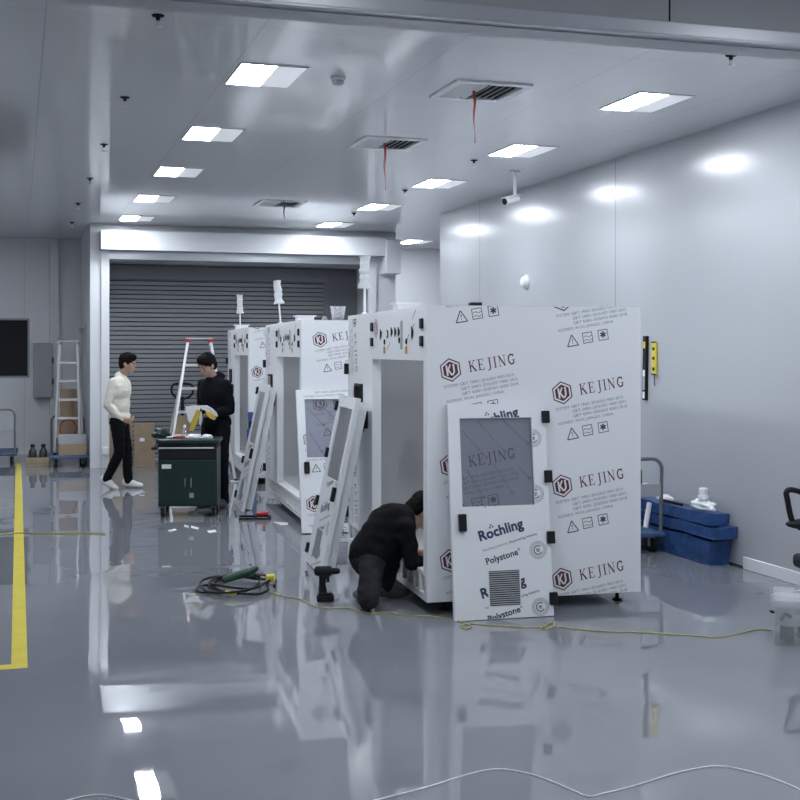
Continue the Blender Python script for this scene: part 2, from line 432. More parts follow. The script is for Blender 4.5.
# back wall with a window opening on the left
wb = MB(); wx0, wx1, wz0, wz1 = -1.45, .18, 1.265, 2.24
wb.box(X0, wx0, Y1, Y1+.1, 0, CEIL).box(wx1, X1, Y1, Y1+.1, 0, CEIL).box(wx0, wx1, Y1, Y1+.1, 0, wz0).box(wx0, wx1, Y1, Y1+.1, wz1, CEIL)
struct(wb.build('wall_back', 'wall'))
w = struct(MB().box(wx0, wx1, Y1+.04, Y1+.06, wz0, wz1).build('window_1', 'glass_dark'))
wf = MB()
for a, b, c, d in ((wx0, wx1, wz0, wz0+.03), (wx0, wx1, wz1-.03, wz1), (wx0, wx0+.03, wz0+.03, wz1-.03), (wx1-.03, wx1, wz0+.03, wz1-.03)): wf.box(a, b, Y1-.012, Y1+.04, c, d)
wf.build('window_frame', 'grey_m', w, bevel=.003)
struct(MB().box(.50, .64, Y1-.14, Y1, 0, CEIL).build('trim_1', 'pier', bevel=.006))
struct(MB().box(WX-.012, WX, Y0, WEND, 0, .012).build('gap_strip_right', 'black'))  # black strip painted in for the dark gap at the wall's foot

# header over the opening to the front bay
hp = struct(MB().box(-7, 5.4, .0, .2, 0, CEIL-3.2).build('trim_2', 'header', loc=(0, 5.11, 3.2), rot=(0, 0, R(-1.3))))
hl = MB().box(-7, 5.4, -.022, -.001, .012, .075).box(-7, 5.4, -.03, -.001, 0, .012)
hl.build('lower_track', 'trim', hp, bevel=.004)
hj = MB()
for x in (-1.2, 1.05, 2.95, 4.6): hj.box(x-.004, x+.004, -.002, 0, .08, .36)
hj.build('panel_joint', 'blackm', hp)
MB().box(-7, 5.4, .02, .18, -.006, -.0005).build('lower_seal', 'header', hp)

# shutter lobby
lb = MB()
lb.box(LX0, 1.27, LY, Y1, 0, CEIL).box(5.32, LX1, LY, Y1, 0, CEIL).box(1.27, 5.32, LY, LY+.3, 3.05, CEIL)
lb.box(1.27, 5.32, LY+.3, Y1, 3.05, CEIL)
struct(lb.build('wall_shutter', 'pier'))
struct(MB().box(1.27, 5.32, LY+1.05, LY+1.15, 0, 3.05).build('wall_recess', 'shutter_dk'))
sh = MB(); zz = 0.03; prof = []
while zz < 2.80:
    prof += [(.030, zz), (.030, zz+.013), (-.014, zz+.0135), (-.016, zz+.016), (-.016, zz+.067), (-.014, zz+.0702)]; zz += .0707
ys = LY+1.0
vs = [(1.30, ys+y, z) for y, z in prof]+[(4.74, ys+y, z) for y, z in prof]; n = len(prof)
for i in range(n-1): sh.add([vs[i], vs[n+i], vs[n+i+1], vs[i+1]], [(0, 1, 2, 3)], 1 if i % 6 in (0, 5) else 0)
d1 = struct(sh.build('door_1', ['shutter', 'blackm'], normals=False))
MB().box(1.28, 4.8, ys-.06, ys+.03, 2.81, 3.04).build('shutter_box', 'shutter_dk', d1, bevel=.01)
MB().box(4.74, 4.80, ys-.05, ys+.02, 0, 2.81).build('guide_rail', 'shutter_dk', d1)
MB().box(1.30, 4.74, ys-.03, ys+.01, 0.001, .035).build('bottom_bar', 'grey_m', d1)
# frame posts and header box
fp = MB()
fp.box(1.15, 1.27, LY-.05, LY, 0, 3.17).box(5.20, 5.33, LY-.05, LY, 0, 3.10)
struct(fp.build('trim_3', 'pier', bevel=.006))
struct(MB().box(1.14, 5.44, LY-.03, LY-.001, 3.05, 3.165).build('trim_4', 'trim', bevel=.004))
hb = struct(MB().box(1.13, 5.40, LY-.3, LY-.001, 3.17, 3.45).build('trim_5', 'pier', bevel=.008))
MB().box(5.402, 5.64, LY-.34, LY-.001, 2.90, 3.43).build('end_box', 'pier', hb, bevel=.01)
MB().box(1.13, 5.40, LY-.31, LY-.30, 3.168, 3.182).build('lower_lip', 'trim', hb)
# grey door in the left flank of the lobby
d2 = struct(MB().box(LX0-.03, LX0-.001, 19.0, 19.95, 0.005, 2.12).build('door_2', 'wall_dk', bevel=.004))
MB().tube(catmull([(LX0-.03, 19.08, .98), (LX0-.08, 19.08, .98), (LX0-.08, 19.22, .98)], 4), .011).build('door_handle', 'steel', d2, smooth=True)
MB().box(LX0-.085, LX0-.031, 19.1, 19.4, 1.99, 2.06).build('door_closer', 'grey_m', d2, bevel=.004)

# ------------------------------------------------------------------ ceiling fittings
def ceiling_light(x, y, label):
    t = thing('ceiling_light', label, 'ceiling light', (x, y, CEIL), group='recessed ceiling light panels')
    fr = MB(); a, b, h = .225, .315, .0085
    fr.box(-a, a, -b, -b+.012, -h, 0).box(-a, a, b-.012, b, -h, 0).box(-a, -a+.012, -b+.012, b-.012, -h, 0).box(a-.012, a, -b+.012, b-.012, -h, 0).box(.017, .025, -b+.012, b-.012, -h, 0)
    fr.build('light_frame', 'pier', t)
    MB().box(-a+.012, .017, -b+.012, b-.012, -.008, -.001).build('diffuser', 'lamp_on', t)['label'] = 'bright lit diffuser'
    MB().box(.025, a-.012, -b+.012, b-.012, -.008, -.001).build('diffuser', 'lamp_dim', t)['label'] = 'dim diffuser half'
ordn = ['nearest', 'second nearest', 'third', 'fourth', 'farthest']
for k in range(5):
    ceiling_light(1.58, 7.93+2.285*k, f'{ordn[k]} lit panel of the left row of white ceiling lights')
    ceiling_light(4.44, 7.93+2.285*k, f'{ordn[k]} lit panel of the right row of white ceiling lights')
ceiling_light(6.44, 19.35, 'single lit ceiling panel in the alcove beyond the end of the right wall')
for k in (-1, -2.2, -3.4):      # rows continued out of view over the camera bay, added for brightness
    for x, sd in ((1.58, 'left'), (4.44, 'right')):
        ceiling_light(x, 7.93+2.285*k, f'added lit panel of the {sd} ceiling row, out of view over the front of the hall')

for y in (10.215, 14.785, 17.07):  # third row added out of view to brighten the left side
    ceiling_light(-1.28, y, 'added lit panel of a third ceiling row, out of view to the left')

def vent(x, y, label):
    t = thing('air_vent', label, 'air vent', (x, y, CEIL), group='square ceiling air vents')
    a, fw, h = .285, .055, .018
    fr = MB(); fr.box(-a, a, -a, -a+fw, -h, 0).box(-a, a, a-fw, a, -h, 0).box(-a, -a+fw, -a+fw, a-fw, -h, 0).box(a-fw, a, -a+fw, a-fw, -h, 0)
    fr.build('vent_frame', 'whitep', t, bevel=.005)
    MB().box(-a+fw, a-fw, -a+fw, a-fw, -.003, -.001).build('vent_backing', 'blackm', t)
    i = a-fw
    for k in range(9):
        x_ = -i+.03+k*(2*i-.06)/8
        mt = Matrix.Translation((x_, 0, -.012)) @ Matrix.Rotation(R(38 if k < 4 else -38), 4, 'Y')
        MB().box(-.016, .016, -i, i, -.0015, .0015, mtx=mt).build('vent_louver', 'whitep', t)
vent(3.12, 7.92, 'nearest white square ceiling vent, trailing a long red ribbon')
vent(3.12, 10.18, 'second white ceiling vent back, with a red ribbon under it')
vent(3.12, 14.75, 'farthest white ceiling vent, with a short dark ribbon')
def ribbon(px, ya, yb, d, m_, label):
    a, b = at(px, ya, d), at(px+.6, yb, d); mb = MB(); n = 10; a.z = CEIL-.02
    pts = [a.lerp(b, i/n)+Vector((.006*math.sin(i*.9), .004*math.cos(i*.7), 0)) for i in range(n+1)]
    vs = []
    for i, p in enumerate(pts):
        w_ = .011; q = Matrix.Rotation(.15*i, 4, 'Z')
        for s1, s2 in ((-1, -1), (1, -1), (1, 1), (-1, 1)): vs.append(p + q @ Vector((s1*w_, s2*.0012, 0)))
    fs = [(4*i+k, 4*i+(k+1) % 4, 4*i+4+(k+1) % 4, 4*i+4+k) for i in range(n) for k in range(4)]+[(3, 2, 1, 0), (4*n, 4*n+1, 4*n+2, 4*n+3)]
    tag(mb.add(vs, fs).build('airflow_ribbon', m_), label, 'ribbon', 'airflow ribbons on the vents')
ribbon(474, 95, 143, 8.42, 'ribbon', 'red ribbon hanging from the nearest ceiling vent')
ribbon(384.5, 146, 190, 10.55, 'ribbon', 'red ribbon hanging from the second ceiling vent')
ribbon(284, 203, 224, 14.7, 'ribbon_dk', 'short dark ribbon hanging from the farthest ceiling vent')

def sprinkler(px, py, label):
    p = on_z(px, py, CEIL); t = thing('sprinkler', label, 'sprinkler', (p.x, p.y, CEIL), group='black ceiling sprinklers')
    MB().lathe([(.035, -.001), (.033, -.008), (.012, -.012), (.012, -.03)], n=14).build('sprinkler_base', 'blackm', t, smooth=True)
    b = MB()
    for s in (-1, 1): b.tube(catmull([(0, s*.008, -.03), (0, s*.016, -.045), (0, s*.003, -.062)], 4), .003, 6)
    b.lathe([(.004, -.06), (.022, -.064), (.022, -.067), (.004, -.07)], n=12)
    b.build('deflector', 'steel', t, smooth=True)
spr = [(158, 15, 'nearest the top edge'), (125, 97, 'left of the nearest left light'), (104, 144, 'over the white pier, nearer of two'), (90, 178, 'over the white pier, farther of two'),
       (474, 160, 'between the right light row and the second vent'), (405, 190, 'left of the third right light'), (731, 55, 'at the far upper right of the ceiling'), (354, 213, 'left of the fourth right light'),
       (78, 203, 'in the dim left ceiling, nearer of two'), (72, 222, 'in the dim left ceiling, farther of two')]
for x, y, l in spr: sprinkler(x, y, 'small dark ceiling sprinkler '+l)
p = on_z(338, 77, CEIL)
t = thing('smoke_detector', 'grey round smoke detector on the ceiling between the left lights and vents', 'smoke detector', (p.x, p.y, CEIL))
MB().lathe([(.05, -.001), (.052, -.018), (.046, -.024)], n=24).build('detector_base', 'whitep', t, smooth=True)
MB().lathe([(.040, -.0245), (.042, -.04), (.028, -.055), (.01, -.058)], n=24).build('detector_head', 'grey_m', t, smooth=True)
# security camera
p = on_z(515, 171, CEIL)
t = thing('security_camera', 'white bullet security camera hanging from the ceiling by the right wall', 'security camera', (p.x, p.y, CEIL))
MB().lathe([(.05, -.001), (.05, -.015), (.018, -.02), (.018, -.26), (.026, -.265), (.026, -.28)], n=16).build('ceiling_pole', 'whitep', t, smooth=True)
q = Matrix.Translation((-.07, -.05, -.31)) @ Matrix.Rotation(R(200), 4, 'Z') @ Matrix.Rotation(R(14), 4, 'Y')
b = MB(); b.box(-.11, .09, -.045, .045, .036, .045, mtx=q); b.cyl(q @ Vector((-.1, 0, 0)), q @ Vector((.08, 0, 0)), .036, n=18)
b.build('camera_body', 'whitep', t, smooth=True)
MB().cyl(q @ Vector((.08, 0, 0)), q @ Vector((.088, 0, 0)), .033, n=18).build('lens', 'screen', t)
# wall sounder
p = on_X(527, 282, WX)
t = thing('wall_sounder', 'white oval dome sounder on the right wall above the machines', 'wall sounder', (WX, p.y, p.z))
MB().lathe([(.085, .001), (.085, .02), (.078, .026)], n=24, axis=Vector((-1, 0, 0))).build('mounting_base', 'whitep', t, smooth=True)
MB().lathe([(.072, .027), (.066, .045), (.045, .068), (.015, .078)], n=24, axis=Vector((-1, 0, 0))).build('dome', 'whitep', t, smooth=True)

# ------------------------------------------------------------------ MACHINES
MYAW = math.atan2(0.2436, .97) - YAW          # of the machine's x axis, in the room
MYAW = -R(3.56)
W, L, ZB, ZT = 1.50, 2.535, .085, 2.01
class Mach: pass
def front_tz(m, px, py):        # pixel -> (y, z) on the machine's front (its local x = 0 plane)
    u = (px-400)/F; y = (m.cx-u*m.d)/(.97*u+.2436)
    d = m.d+.97*y
    return y, H-(py-HOR)/F*d
TD = (-.2436, .97)
def make_machine(cx, d, label, zoff, xoff, flange, pole_y, lean):
    m = Mach(); m.cx = cx; m.d = d
    t = thing('equipment_cabinet', label, 'equipment cabinet', cam2w(cx, d), MYAW, 'white film wrapped equipment cabinets'); m.root = t
    # near side panel, with the printed film
    s = MB().box(0, W, 0, .03, ZB, ZT)
    for col in (0, 1):
        for k in range(-1, 5):
            emit(s, UA, (.158+xoff)+.775*col, 1.59+zoff-.62*k-.155*col, R(9.5), [(0, W, ZB+.002, ZT-.002)], lambda a, b, e: Vector((a, -e, b)))
    s.build('side_panel', FILM, t, normals=False)['label'] = 'white side panel with printed protective film'
    MB().box(.0, W, L-.03, L, ZB, ZT).build('back_side_panel', 'whitep', t)
    MB().box(W-.03, W, .03, L-.03, ZB, ZT).build('rear_panel', 'whitep', t)
    MB().box(.0, .33, .03, L-.03, ZT-.03, ZT).box(W-.2, W-.03, .03, L-.03, ZT-.03, ZT).box(.33, W-.2, .03, .33, ZT-.03, ZT).box(.33, W-.2, L-.33, L-.03, ZT-.03, ZT).box(.33, W-.2, 1.15, 1.3, ZT-.03, ZT).build('roof_panel', 'whitep', t)  # openings cut in the unseen roof to let light into the cavity
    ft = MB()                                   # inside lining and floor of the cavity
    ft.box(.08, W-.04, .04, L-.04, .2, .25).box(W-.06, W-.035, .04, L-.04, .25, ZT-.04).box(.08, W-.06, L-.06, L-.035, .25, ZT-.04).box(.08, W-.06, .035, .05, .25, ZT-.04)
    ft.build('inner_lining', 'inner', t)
    MB().box(.80, .90, 1.45, 1.60, 1.32, 1.52).build('inner_bracket', 'whitep', t, bevel=.005)
    # front: header panel, column panel, right post
    FN = lambda a, b, e: Vector((-e, -a, b))
    hd = MB().box(0, .07, .03, L-.03, 1.65, ZT-.03).box(0, .07, 1.60, L-.03, ZB+.19, 1.65).box(0, .07, .03, .09, ZB+.19, 1.65)
    hr = [(-L+.03, -.03, 1.652, ZT-.032), (-L+.03, -1.6, ZB+.19, 1.652)]
    emit(hd, [u_ for u_ in UA if u_[0] and max(abs(c_[0]) for c_ in u_[0]) < .08 and min(c_[1] for c_ in u_[0]) > -.08], -1.47, 1.885, R(9.5), hr, FN)
    for oy, oz in ((1.30, 1.80), (.32, 1.93), (.50, 1.77), (.36, 1.84), (1.05, 1.72)):
        for q_ in range(5): hd.add([FN(-oy+p_[0], oz+p_[1], .0006) for p_ in stroke((.018*q_-.05, .012*q_), (.018*q_-.038, .012*q_+.008), .012)], [(0, 1, 2, 3)], 3)
    for k in range(3): emit(hd, UA, -2.26, 1.98-.62*k, R(-80), hr, FN)
    hd.build('front_panel', FILM, t, normals=False)['label'] = 'front sheet with printed film, switches and tall opening'
    # base tray with a row of pockets along the front
    tr = MB(); z0, z1 = ZB, ZB+.188
    tr.box(0.02, .1, .03, L-.03, z0, z0+.03).box(0, .1, .03, L-.03, z1-.025, z1).box(.055, .1, .03, L-.03, z0+.03, z1-.025).box(0, .02, .03, L-.03, z0, z0+.045)
    k = 0; y = .03
    while y < L-.05:
        tr.box(0, .055, y, y+.035, z0+.045, z1-.025); y += .152
    tr.box(.1, W-.03, .03, L-.03, z0, z0+.03)
    tr.build('base_tray', 'tray', t)
    for x_ in (.16, W-.1):
        for y_ in (.16, L-.3):
            MB().lathe([(.035, 0.001), (.037, .008), (.014, .02), (.012, .085)], (x_, y_, 0), n=14).build('foot', 'black', t, smooth=True)
    # fittings on the header, laid out left to right
    for px, py in ((372.5, 327), (372.5, 342), (422.3, 323.5), (422.3, 341)):
        y, z = front_tz(MREF, px, py); y = max(y, .12)
        MB().box(-.014, 0, y-.036, y+.036, z-.034, z+.034).build('latch', 'black', t, bevel=.006)
    for px, py, r, in ((381, 334.5, .026), (392, 332, .022), (395.6, 332, .022), (399, 332, .022), (412.5, 332.5, .028)):
        y, z = front_tz(MREF, px, py); k = MB()
        k.lathe([(r, .0), (r, .003), (r*.6, .004), (r*.6, .005)], (0, y, z), n=16, axis=Vector((-1, 0, 0)))
        k.box(-.008, -.005, y-.010, y+.010, z-r*1.5, z+r*1.5)
        k.build('rotary_switch', 'black', t, smooth=True)
    for px, py in ((384.7, 342), (399.5, 340.3), (406.5, 341.5)):
        y, z = front_tz(MREF, px, py)
        kn = MB().lathe([(.020, 0), (.020, .005), (.012, .007)], (0, y, z), n=14, axis=Vector((-1, 0, 0))).build('valve_knob', 'black', t, smooth=True)
        if px != 399.5:
            MB().box(-.006, -.001, y-.022, y+.022, z-.085, z-.035).build('tag', 'orange', kn)
    y, z = front_tz(MREF, 387.5, 334); g = MB()
    g.lathe([(.030, 0), (.030, .006), (.024, .008)], (0, y, z), n=20, axis=Vector((-1, 0, 0))); gg = g.build('gauge', 'black', t, smooth=True)
    MB().lathe([(.022, .0082), (.020, .009)], (0, y, z), n=20, axis=Vector((-1, 0, 0))).build('gauge_dial', 'whitep', gg)
    y, z = front_tz(MREF, 401.8, 335); MB().box(-.008, 0, y-.022, y+.022, z-.10, z+.10).build('indicator_strip', 'grey_m', t, bevel=.004)
    # column fittings
    y0, z0 = front_tz(MREF, 356.5, 407); y1, z1 = front_tz(MREF, 363, 384)
    hm = MB().box(-.022, 0, y1, y0, z0, z1).build('control_screen', 'black', t, bevel=.006)
    MB().box(-.024, -.0225, y1+.02, y0-.02, z0+.02, z1-.02).build('display', 'screen', hm)
    y, z = front_tz(MREF, 367.5, 419); MB().box(-.03, 0, y-.018, y+.018, z-.075, z+.06).build('pull_handle', 'black', t, bevel=.005)
    for px, py in ((365, 425), (364, 429.5)):
        y, z = front_tz(MREF, px, py); MB().lathe([(.016, 0), (.014, .012)], (0, y, z), n=12, axis=Vector((-1, 0, 0))).build('push_button', 'black', t, smooth=True)
    for z in (1.56, .95, .35): MB().box(-.03, .02, L-.031, L+.03, z-.045, z+.045).build('hinge', 'black', t, bevel=.005)
    # roof collar and wrapped signal pole
    fx, fy = flange; c = MB()
    c.box(fx-.085, fx+.085, fy-.085, fy+.085, ZT, ZT+.055).box(fx-.105, fx+.105, fy-.105, fy+.105, ZT+.055, ZT+.066)
    c.build('roof_collar', 'whitep', t, bevel=.003)
    a = Vector((.06, pole_y, ZT)); b = a+Vector((lean, 0, .235))
    sp = MB().lathe([(.03, 0), (.03, .01), (.012, .02)], a, n=12).cyl(a, b, .010, n=12).build('signal_pole', 'whitep', t, smooth=True)
    wr = MB(); n = 16; pts = [b+Vector((lean, 0, .26))*(i/14-.06) for i in range(15)]
    rr = [(.042+.010*mnoise.noise(Vector((i*.6, d, 0)))+(.010 if i < 2 else 0)) for i in range(15)]
    wr.tube(pts, rr, n)
    wo = wr.build('plastic_wrap', 'wrap', sp, smooth=True); wo['label'] = 'crinkled white plastic wrapped round the signal lamp'
    for v in wo.data.vertices:
        v.co += Vector(mnoise.noise_vector(v.co*23))*.010
    return m
MREF = Mach(); MREF.cx, MREF.d = .175, 7.76
m1 = make_machine(.175, 7.76, 'nearest and largest white film-wrapped cabinet, with a worker kneeling at its open front', 0, 0, (.21, 1.36), 2.15, .0)
m2 = make_machine(-.957, 11.6, 'middle of the three white film-wrapped cabinets, behind the nearest one', .23, .027, (.17, .80), 1.74, -.02)
m3 = make_machine(-1.93, 15.3, 'farthest white film-wrapped cabinet, close to the roller shutter', -.15, -.05, (.10, 1.65), 1.45, -.004)
MB().box(.36, .44, .20, .26, ZT, ZT+.03).build('cable_clip', 'black', m1.root, bevel=.004)
# pail on the middle machine's roof
def mpt(m, x, y, z): return m.root.matrix_basis @ Vector((x, y, z))
bpy.context.view_layer.update()
for o in (m1, m2, m3): o.mw = Matrix.Translation(o.root.location) @ Matrix.Rotation(MYAW, 4, 'Z')
p = m2.mw @ Vector((.51, .75, ZT))
t = thing('plastic_pail', 'pale translucent pail standing on the roof of the middle cabinet', 'pail', p)
MB().lathe([(.055, 0), (.06, .002), (.078, .15), (.084, .152), (.084, .16), (.072, .158), (.055, .01)], n=20).build('pail_body', 'clear', t, smooth=True)
MB().lathe([(.0, .0), (.05, .012), (.052, .05), (.0, .06)], n=14).build('contents', 'inner', t, smooth=True)
p = m2.mw @ Vector((.37, .75, ZT))
tag(MB().lathe([(.03, 0), (.032, .03), (.02, .045), (.02, .06)], p, n=12).build('small_fitting', 'grey_m', smooth=True), 'small grey fitting beside the pail on the middle cabinet', 'fitting')

# ------------------------------------------------------------------ LOOSE CABINET DOORS
DW, DH, DT = .668, 1.375, .035
def cabinet_door(label, unit, mtx, hinge_right=True, first=.0, per=.362, tilt=14.5, ox=.19):
    """local: x to the right, z up the door, front face y = 0 looking to -y"""
    t = thing('detached_cabinet_door', label, 'cabinet door', group='loose white cabinet doors'); t.matrix_world = mtx
    wx0, wx1, wz0, wz1 = .078, .570, .715, 1.283
    if not hinge_right: wx0, wx1 = DW-.570, DW-.078
    p = MB()
    p.box(0, wx0, 0, DT, 0, DH).box(wx1, DW, 0, DT, 0, DH).box(wx0, wx1, 0, DT, 0, wz0).box(wx0, wx1, 0, DT, wz1, DH)
    gx0, gx1, gz0, gz1 = (.238, .442, .082, .302) if hinge_right else (.215, .42, .082, .302)
    e = .003
    rects = [(e, wx0-e, e, DH-e), (wx1+e, DW-e, e, DH-e), (wx0-e, wx1+e, wz1+e, DH-e), (wx0-e, wx1+e, gz1+.01, wz0-e), (wx0-e, gx0-.01, e, gz1+.01), (gx1+.01, wx1+e, e, gz1+.01), (gx0-.01, gx1+.01, e, gz0-.01)]
    FN = lambda a, b, f: Vector((a, -f, b))
    for k in range(7):
        emit(p, unit, ox, first+per*k, R(tilt), rects, FN)
    p.build('door_panel', FILM, t, normals=False)
    wp = MB().box(wx0, wx1, .012, .018, wz0, wz1)
    for (a0, b0, a1, b1) in ((.04, .86, .36, .55), (.26, .97, .62, .62), (.08, .42, .30, .10), (.60, .98, .95, .70), (.45, .48, .70, .14), (.80, .45, .95, .30)):
        ww, wh = wx1-wx0, wz1-wz0; A = Vector((wx0+a0*ww, wz0+b0*wh)); B = Vector((wx0+a1*ww, wz0+b1*wh)); D = (B-A); Ln = D.length; D.normalize(); k = 0.0
        while k < Ln-.012:
            g0 = random.uniform(.006, .014); wp.add([(q_[0], .0114, q_[1]) for q_ in stroke(A+D*k, A+D*min(k+g0, Ln), .008)], [(0, 1, 2, 3)], 1); k += g0+.004
        wp.add([(B.x+.013*math.cos(R(60*i)), .0112, B.y+.013*math.sin(R(60*i))) for i in range(6)], [tuple(range(6))], 1)
    wp.build('window_pane', ['glass_tint', 'ink'], t)['label'] = 'tinted clear pane with slanting printed film'
    g = MB(); g.box(gx0, gx1, -.002, -.0005, gz0, gz1, 1); z = gz0+.006
    while z < gz1-.006: g.box(gx0, gx1, -.007, -.002, z, z+.007, 0); z += .0135
    g.build('vent_grille', ['grey_box', 'blackm'], t)
    for z in (1.285, .895, .50, .11):
        x = DW if hinge_right else 0
        MB().box(x-.026, x+.026, -.022, .018, z-.04, z+.04).build('hinge', 'black', t, bevel=.005)
    x = .07 if hinge_right else DW-.07
    MB().box(x-.025, x+.025, -.03, -.0005, .56, .67).build('latch', 'black', t, bevel=.006)
    return t
def lean_mtx(m, x, y0, dist, axis):
    """door standing 'dist' out from the machine's near side (axis y) or front (axis x), its top edge resting on it"""
    th = math.asin((dist-(.105 if axis == 'x' else 0))/DH)
    if axis == 'y':
        return m.mw @ Matrix.Translation((x, y0-dist-DT/math.cos(th)-.004, .0)) @ Matrix.Translation((0, 0, DT*math.sin(th))) @ Matrix.Rotation(-th, 4, 'X')
    return m.mw @ Matrix.Translation((-dist-DT/math.cos(th)-.006, y0, DT*math.sin(th))) @ Matrix.Rotation(R(-90), 4, 'Z') @ Matrix.Rotation(-th, 4, 'X')
cabinet_door('white door with navy lettering leaning on the printed side of the nearest cabinet', UB, lean_mtx(m1, .125, 0, .17, 'y'), True, first=.132)
cabinet_door('white door with maroon emblems leaning on the printed side of the middle cabinet', UA, lean_mtx(m2, -.055, 0, .36, 'y'), True, first=.27, per=.62, tilt=3, ox=.12)
def backing_board(m, y0, y1, label):
    h, b_ = 1.33, .27; th = math.asin(b_/h); mt = m.mw @ Matrix.Translation((-b_-.03-.066/math.cos(th), y1, .066*math.sin(th)+.002)) @ Matrix.Rotation(R(-90), 4, 'Z') @ Matrix.Rotation(-th, 4, 'X')
    mb = MB().box(0, y1-y0, 0, .014, 0, h).box(0, y1-y0, .052, .066, 0, h)
    mb.box(0, .03, .014, .052, 0, h).box(y1-y0-.03, y1-y0, .014, .052, 0, h).box(.03, y1-y0-.03, .014, .052, 0, .03).box(.03, y1-y0-.03, .014, .052, h-.03, h)
    o = mb.build('hollow_board', 'whitep'); o.matrix_world = mt; tag(o, label, 'board', 'white boards behind the leaning doors')
backing_board(m1, 1.60, 2.14, 'plain white board between the leaning door and the front of the nearest cabinet')
backing_board(m2, 1.39, 1.93, 'plain white board between the leaning door and the front of the middle cabinet')
cabinet_door('white door leaning on the front of the nearest cabinet, beside its control screen', UB, lean_mtx(m1, 0, 2.16, .385, 'x'), False, first=.06)
cabinet_door('white door leaning on the front of the middle cabinet', UB, lean_mtx(m2, 0, 1.95, .385, 'x'), False, first=.06)

# ------------------------------------------------------------------ LADDERS, TROLLEYS
def ladder(name, label, loc, rz, h, w0, w1, nst, spread, group=None):
    """w0 half width at the bottom, w1 at the top; rear legs swing out by spread"""
    t = thing(name, label, 'ladder', loc, rz)
    fr = .30*h*spread
    for s in (-1, 1):
        a, b = Vector((s*w0, -fr*.45, 0)), Vector((s*w1, 0, h))
        mb = MB(); vs = []
        for p_ in (a, b):
            for dx, dy in ((-.016, -.03), (.016, -.03), (.016, .03), (-.016, .03)): vs.append(p_+Vector((dx, dy, 0)))
        mb.add(vs, [(0, 1, 5, 4), (1, 2, 6, 5), (2, 3, 7, 6), (3, 0, 4, 7), (3, 2, 1, 0), (4, 5, 6, 7)])
        r = mb.build('side_rail', 'alu', t, bevel=.003)
        MB().box(a.x-.018, a.x+.018, a.y-.036, a.y+.036, -.001, .03).build('foot', 'black', r)
        c = Vector((s*(w0+.01), fr, 0)); d = Vector((s*w1*.95, .05, h-.03))
        MB().cyl(c, d, .014, n=8).build('rear_leg', 'alu', t, smooth=True)
        MB().box(b.x-.03, b.x+.03, b.y-.05, b.y+.06, h-.012, h+.03).build('top_cap', 'red' if spread > .5 else 'grey_m', t, bevel=.008)
    for k in range(1, nst+1):
        f = k/(nst+1); hw = w0+(w1-w0)*f; y = -fr*.45*(1-f); z = h*f
        tr = MB().box(-hw+.008, hw-.008, y-.045, y+.04, z-.006, z+.006).box(-hw+.008, hw-.008, y-.045, y-.038, z-.026, z-.006)
        tr.build('step', 'alu', t, bevel=.002)
    MB().box(-w1-.02, w1+.02, -.06, .09, h+.0305, h+.045).build('top_plate', 'alu', t, bevel=.003)
    return t
p = on_floor(190, 487)
ladder('step_ladder', 'open aluminium step ladder with red caps standing before the roller shutter', cam2w(-2.66, 15.9), -YAW+R(14), 1.835, .45, .15, 5, 1.0)

def caster(parent, x, y, r=.05, mi='black'):
    f = MB().box(x-.028, x+.028, y-.03, y+.03, 2*r+.004, 2*r+.014).box(x-.026, x-.020, y-.02, y+.02, r-.012, 2*r+.004).box(x+.020, x+.026, y-.02, y+.02, r-.012, 2*r+.004)
    c = f.build('caster', 'grey_m', parent)
    MB().cyl((x-.018, y, r), (x+.018, y, r), r, n=18).build('wheel', mi, c)
def trolley(label, loc, rz, w, l, hh, shelf=True, hmat='grey_m', deck='blue_deck'):
    """deck w wide (x) by l long (y), handle at the y = 0 end"""
    t = thing('platform_trolley', label, 'trolley', loc, rz)
    MB().box(-w/2, w/2, 0, l, .135, .175).build('deck', deck, t, bevel=.012)
    for x in (-w/2+.08, w/2-.08):
        for y in (.1, l-.1): caster(t, x, y, .058)
    a = w/2-.03
    pts = [(-a, .03, .17), (-a, .01, hh-.09)]+[(-a+.09-.09*math.cos(R(q)), .01, hh-.09+.09*math.sin(R(q))) for q in (15, 30, 45, 60, 75, 90)]
    pts += [(-x_, y_, z_) for x_, y_, z_ in reversed(pts)]
    MB().tube(pts, .016, 10).build('push_handle', hmat, t, smooth=True)
    if shelf: MB().box(-a+.015, a-.015, -.004, .03, hh-.32, hh-.21).build('handle_panel', 'grey_box', t, bevel=.004)
    return t
# ladder trolley by the lobby flank
trolley('blue flat trolley carrying the ladder beside the white shutter pier', (.725, 19.02, 0), PI, .54, .87, .72, False, 'grey_dk')
ladder('step_ladder', 'closed aluminium step ladder standing on the blue trolley', (.715, 18.42, .176), R(-14), 1.64, .185, .13, 5, .25)
tag(MB().box(-.2, .2, -.06, .06, 0, .14).build('tool_case', 'grey_box', loc=(.765, 18.31, .337), bevel=.008), 'long grey case on the dark box on the ladder trolley', 'tool case')
tag(MB().box(-.2, .2, -.12, .12, 0, .16).build('parts_box', 'card', loc=(.765, 18.31, .176), bevel=.008), 'low brown box under the grey case on the ladder trolley', 'box')
tag(MB().box(-.16, .16, -.012, .012, 0, .95).build('cardboard_sheet', 'card', loc=(.71, 18.88, .176), rot=(R(-3), 0, 0)), 'brown cardboard sheet standing behind the ladder on the trolley', 'cardboard')
hz = [(.60, 18.29, .49), (.595, 18.30, .60), (.64, 18.31, .675), (.74, 18.31, .69), (.80, 18.31, .64), (.82, 18.31, .55), (.80, 18.30, .492)]
tag(MB().tube(catmull(hz, 6), .010, 8).build('red_hose', 'red_dk', smooth=True), 'dull red hose looped over the grey case on the ladder trolley', 'hose')
# left trolley at the picture edge
p = on_floor(12, 466)
trolley('blue-grey flat trolley with a tall handle under the dark window', (-.49, 18.9, 0), R(-1), .95, 1.0, .83, True, 'grey_dk')
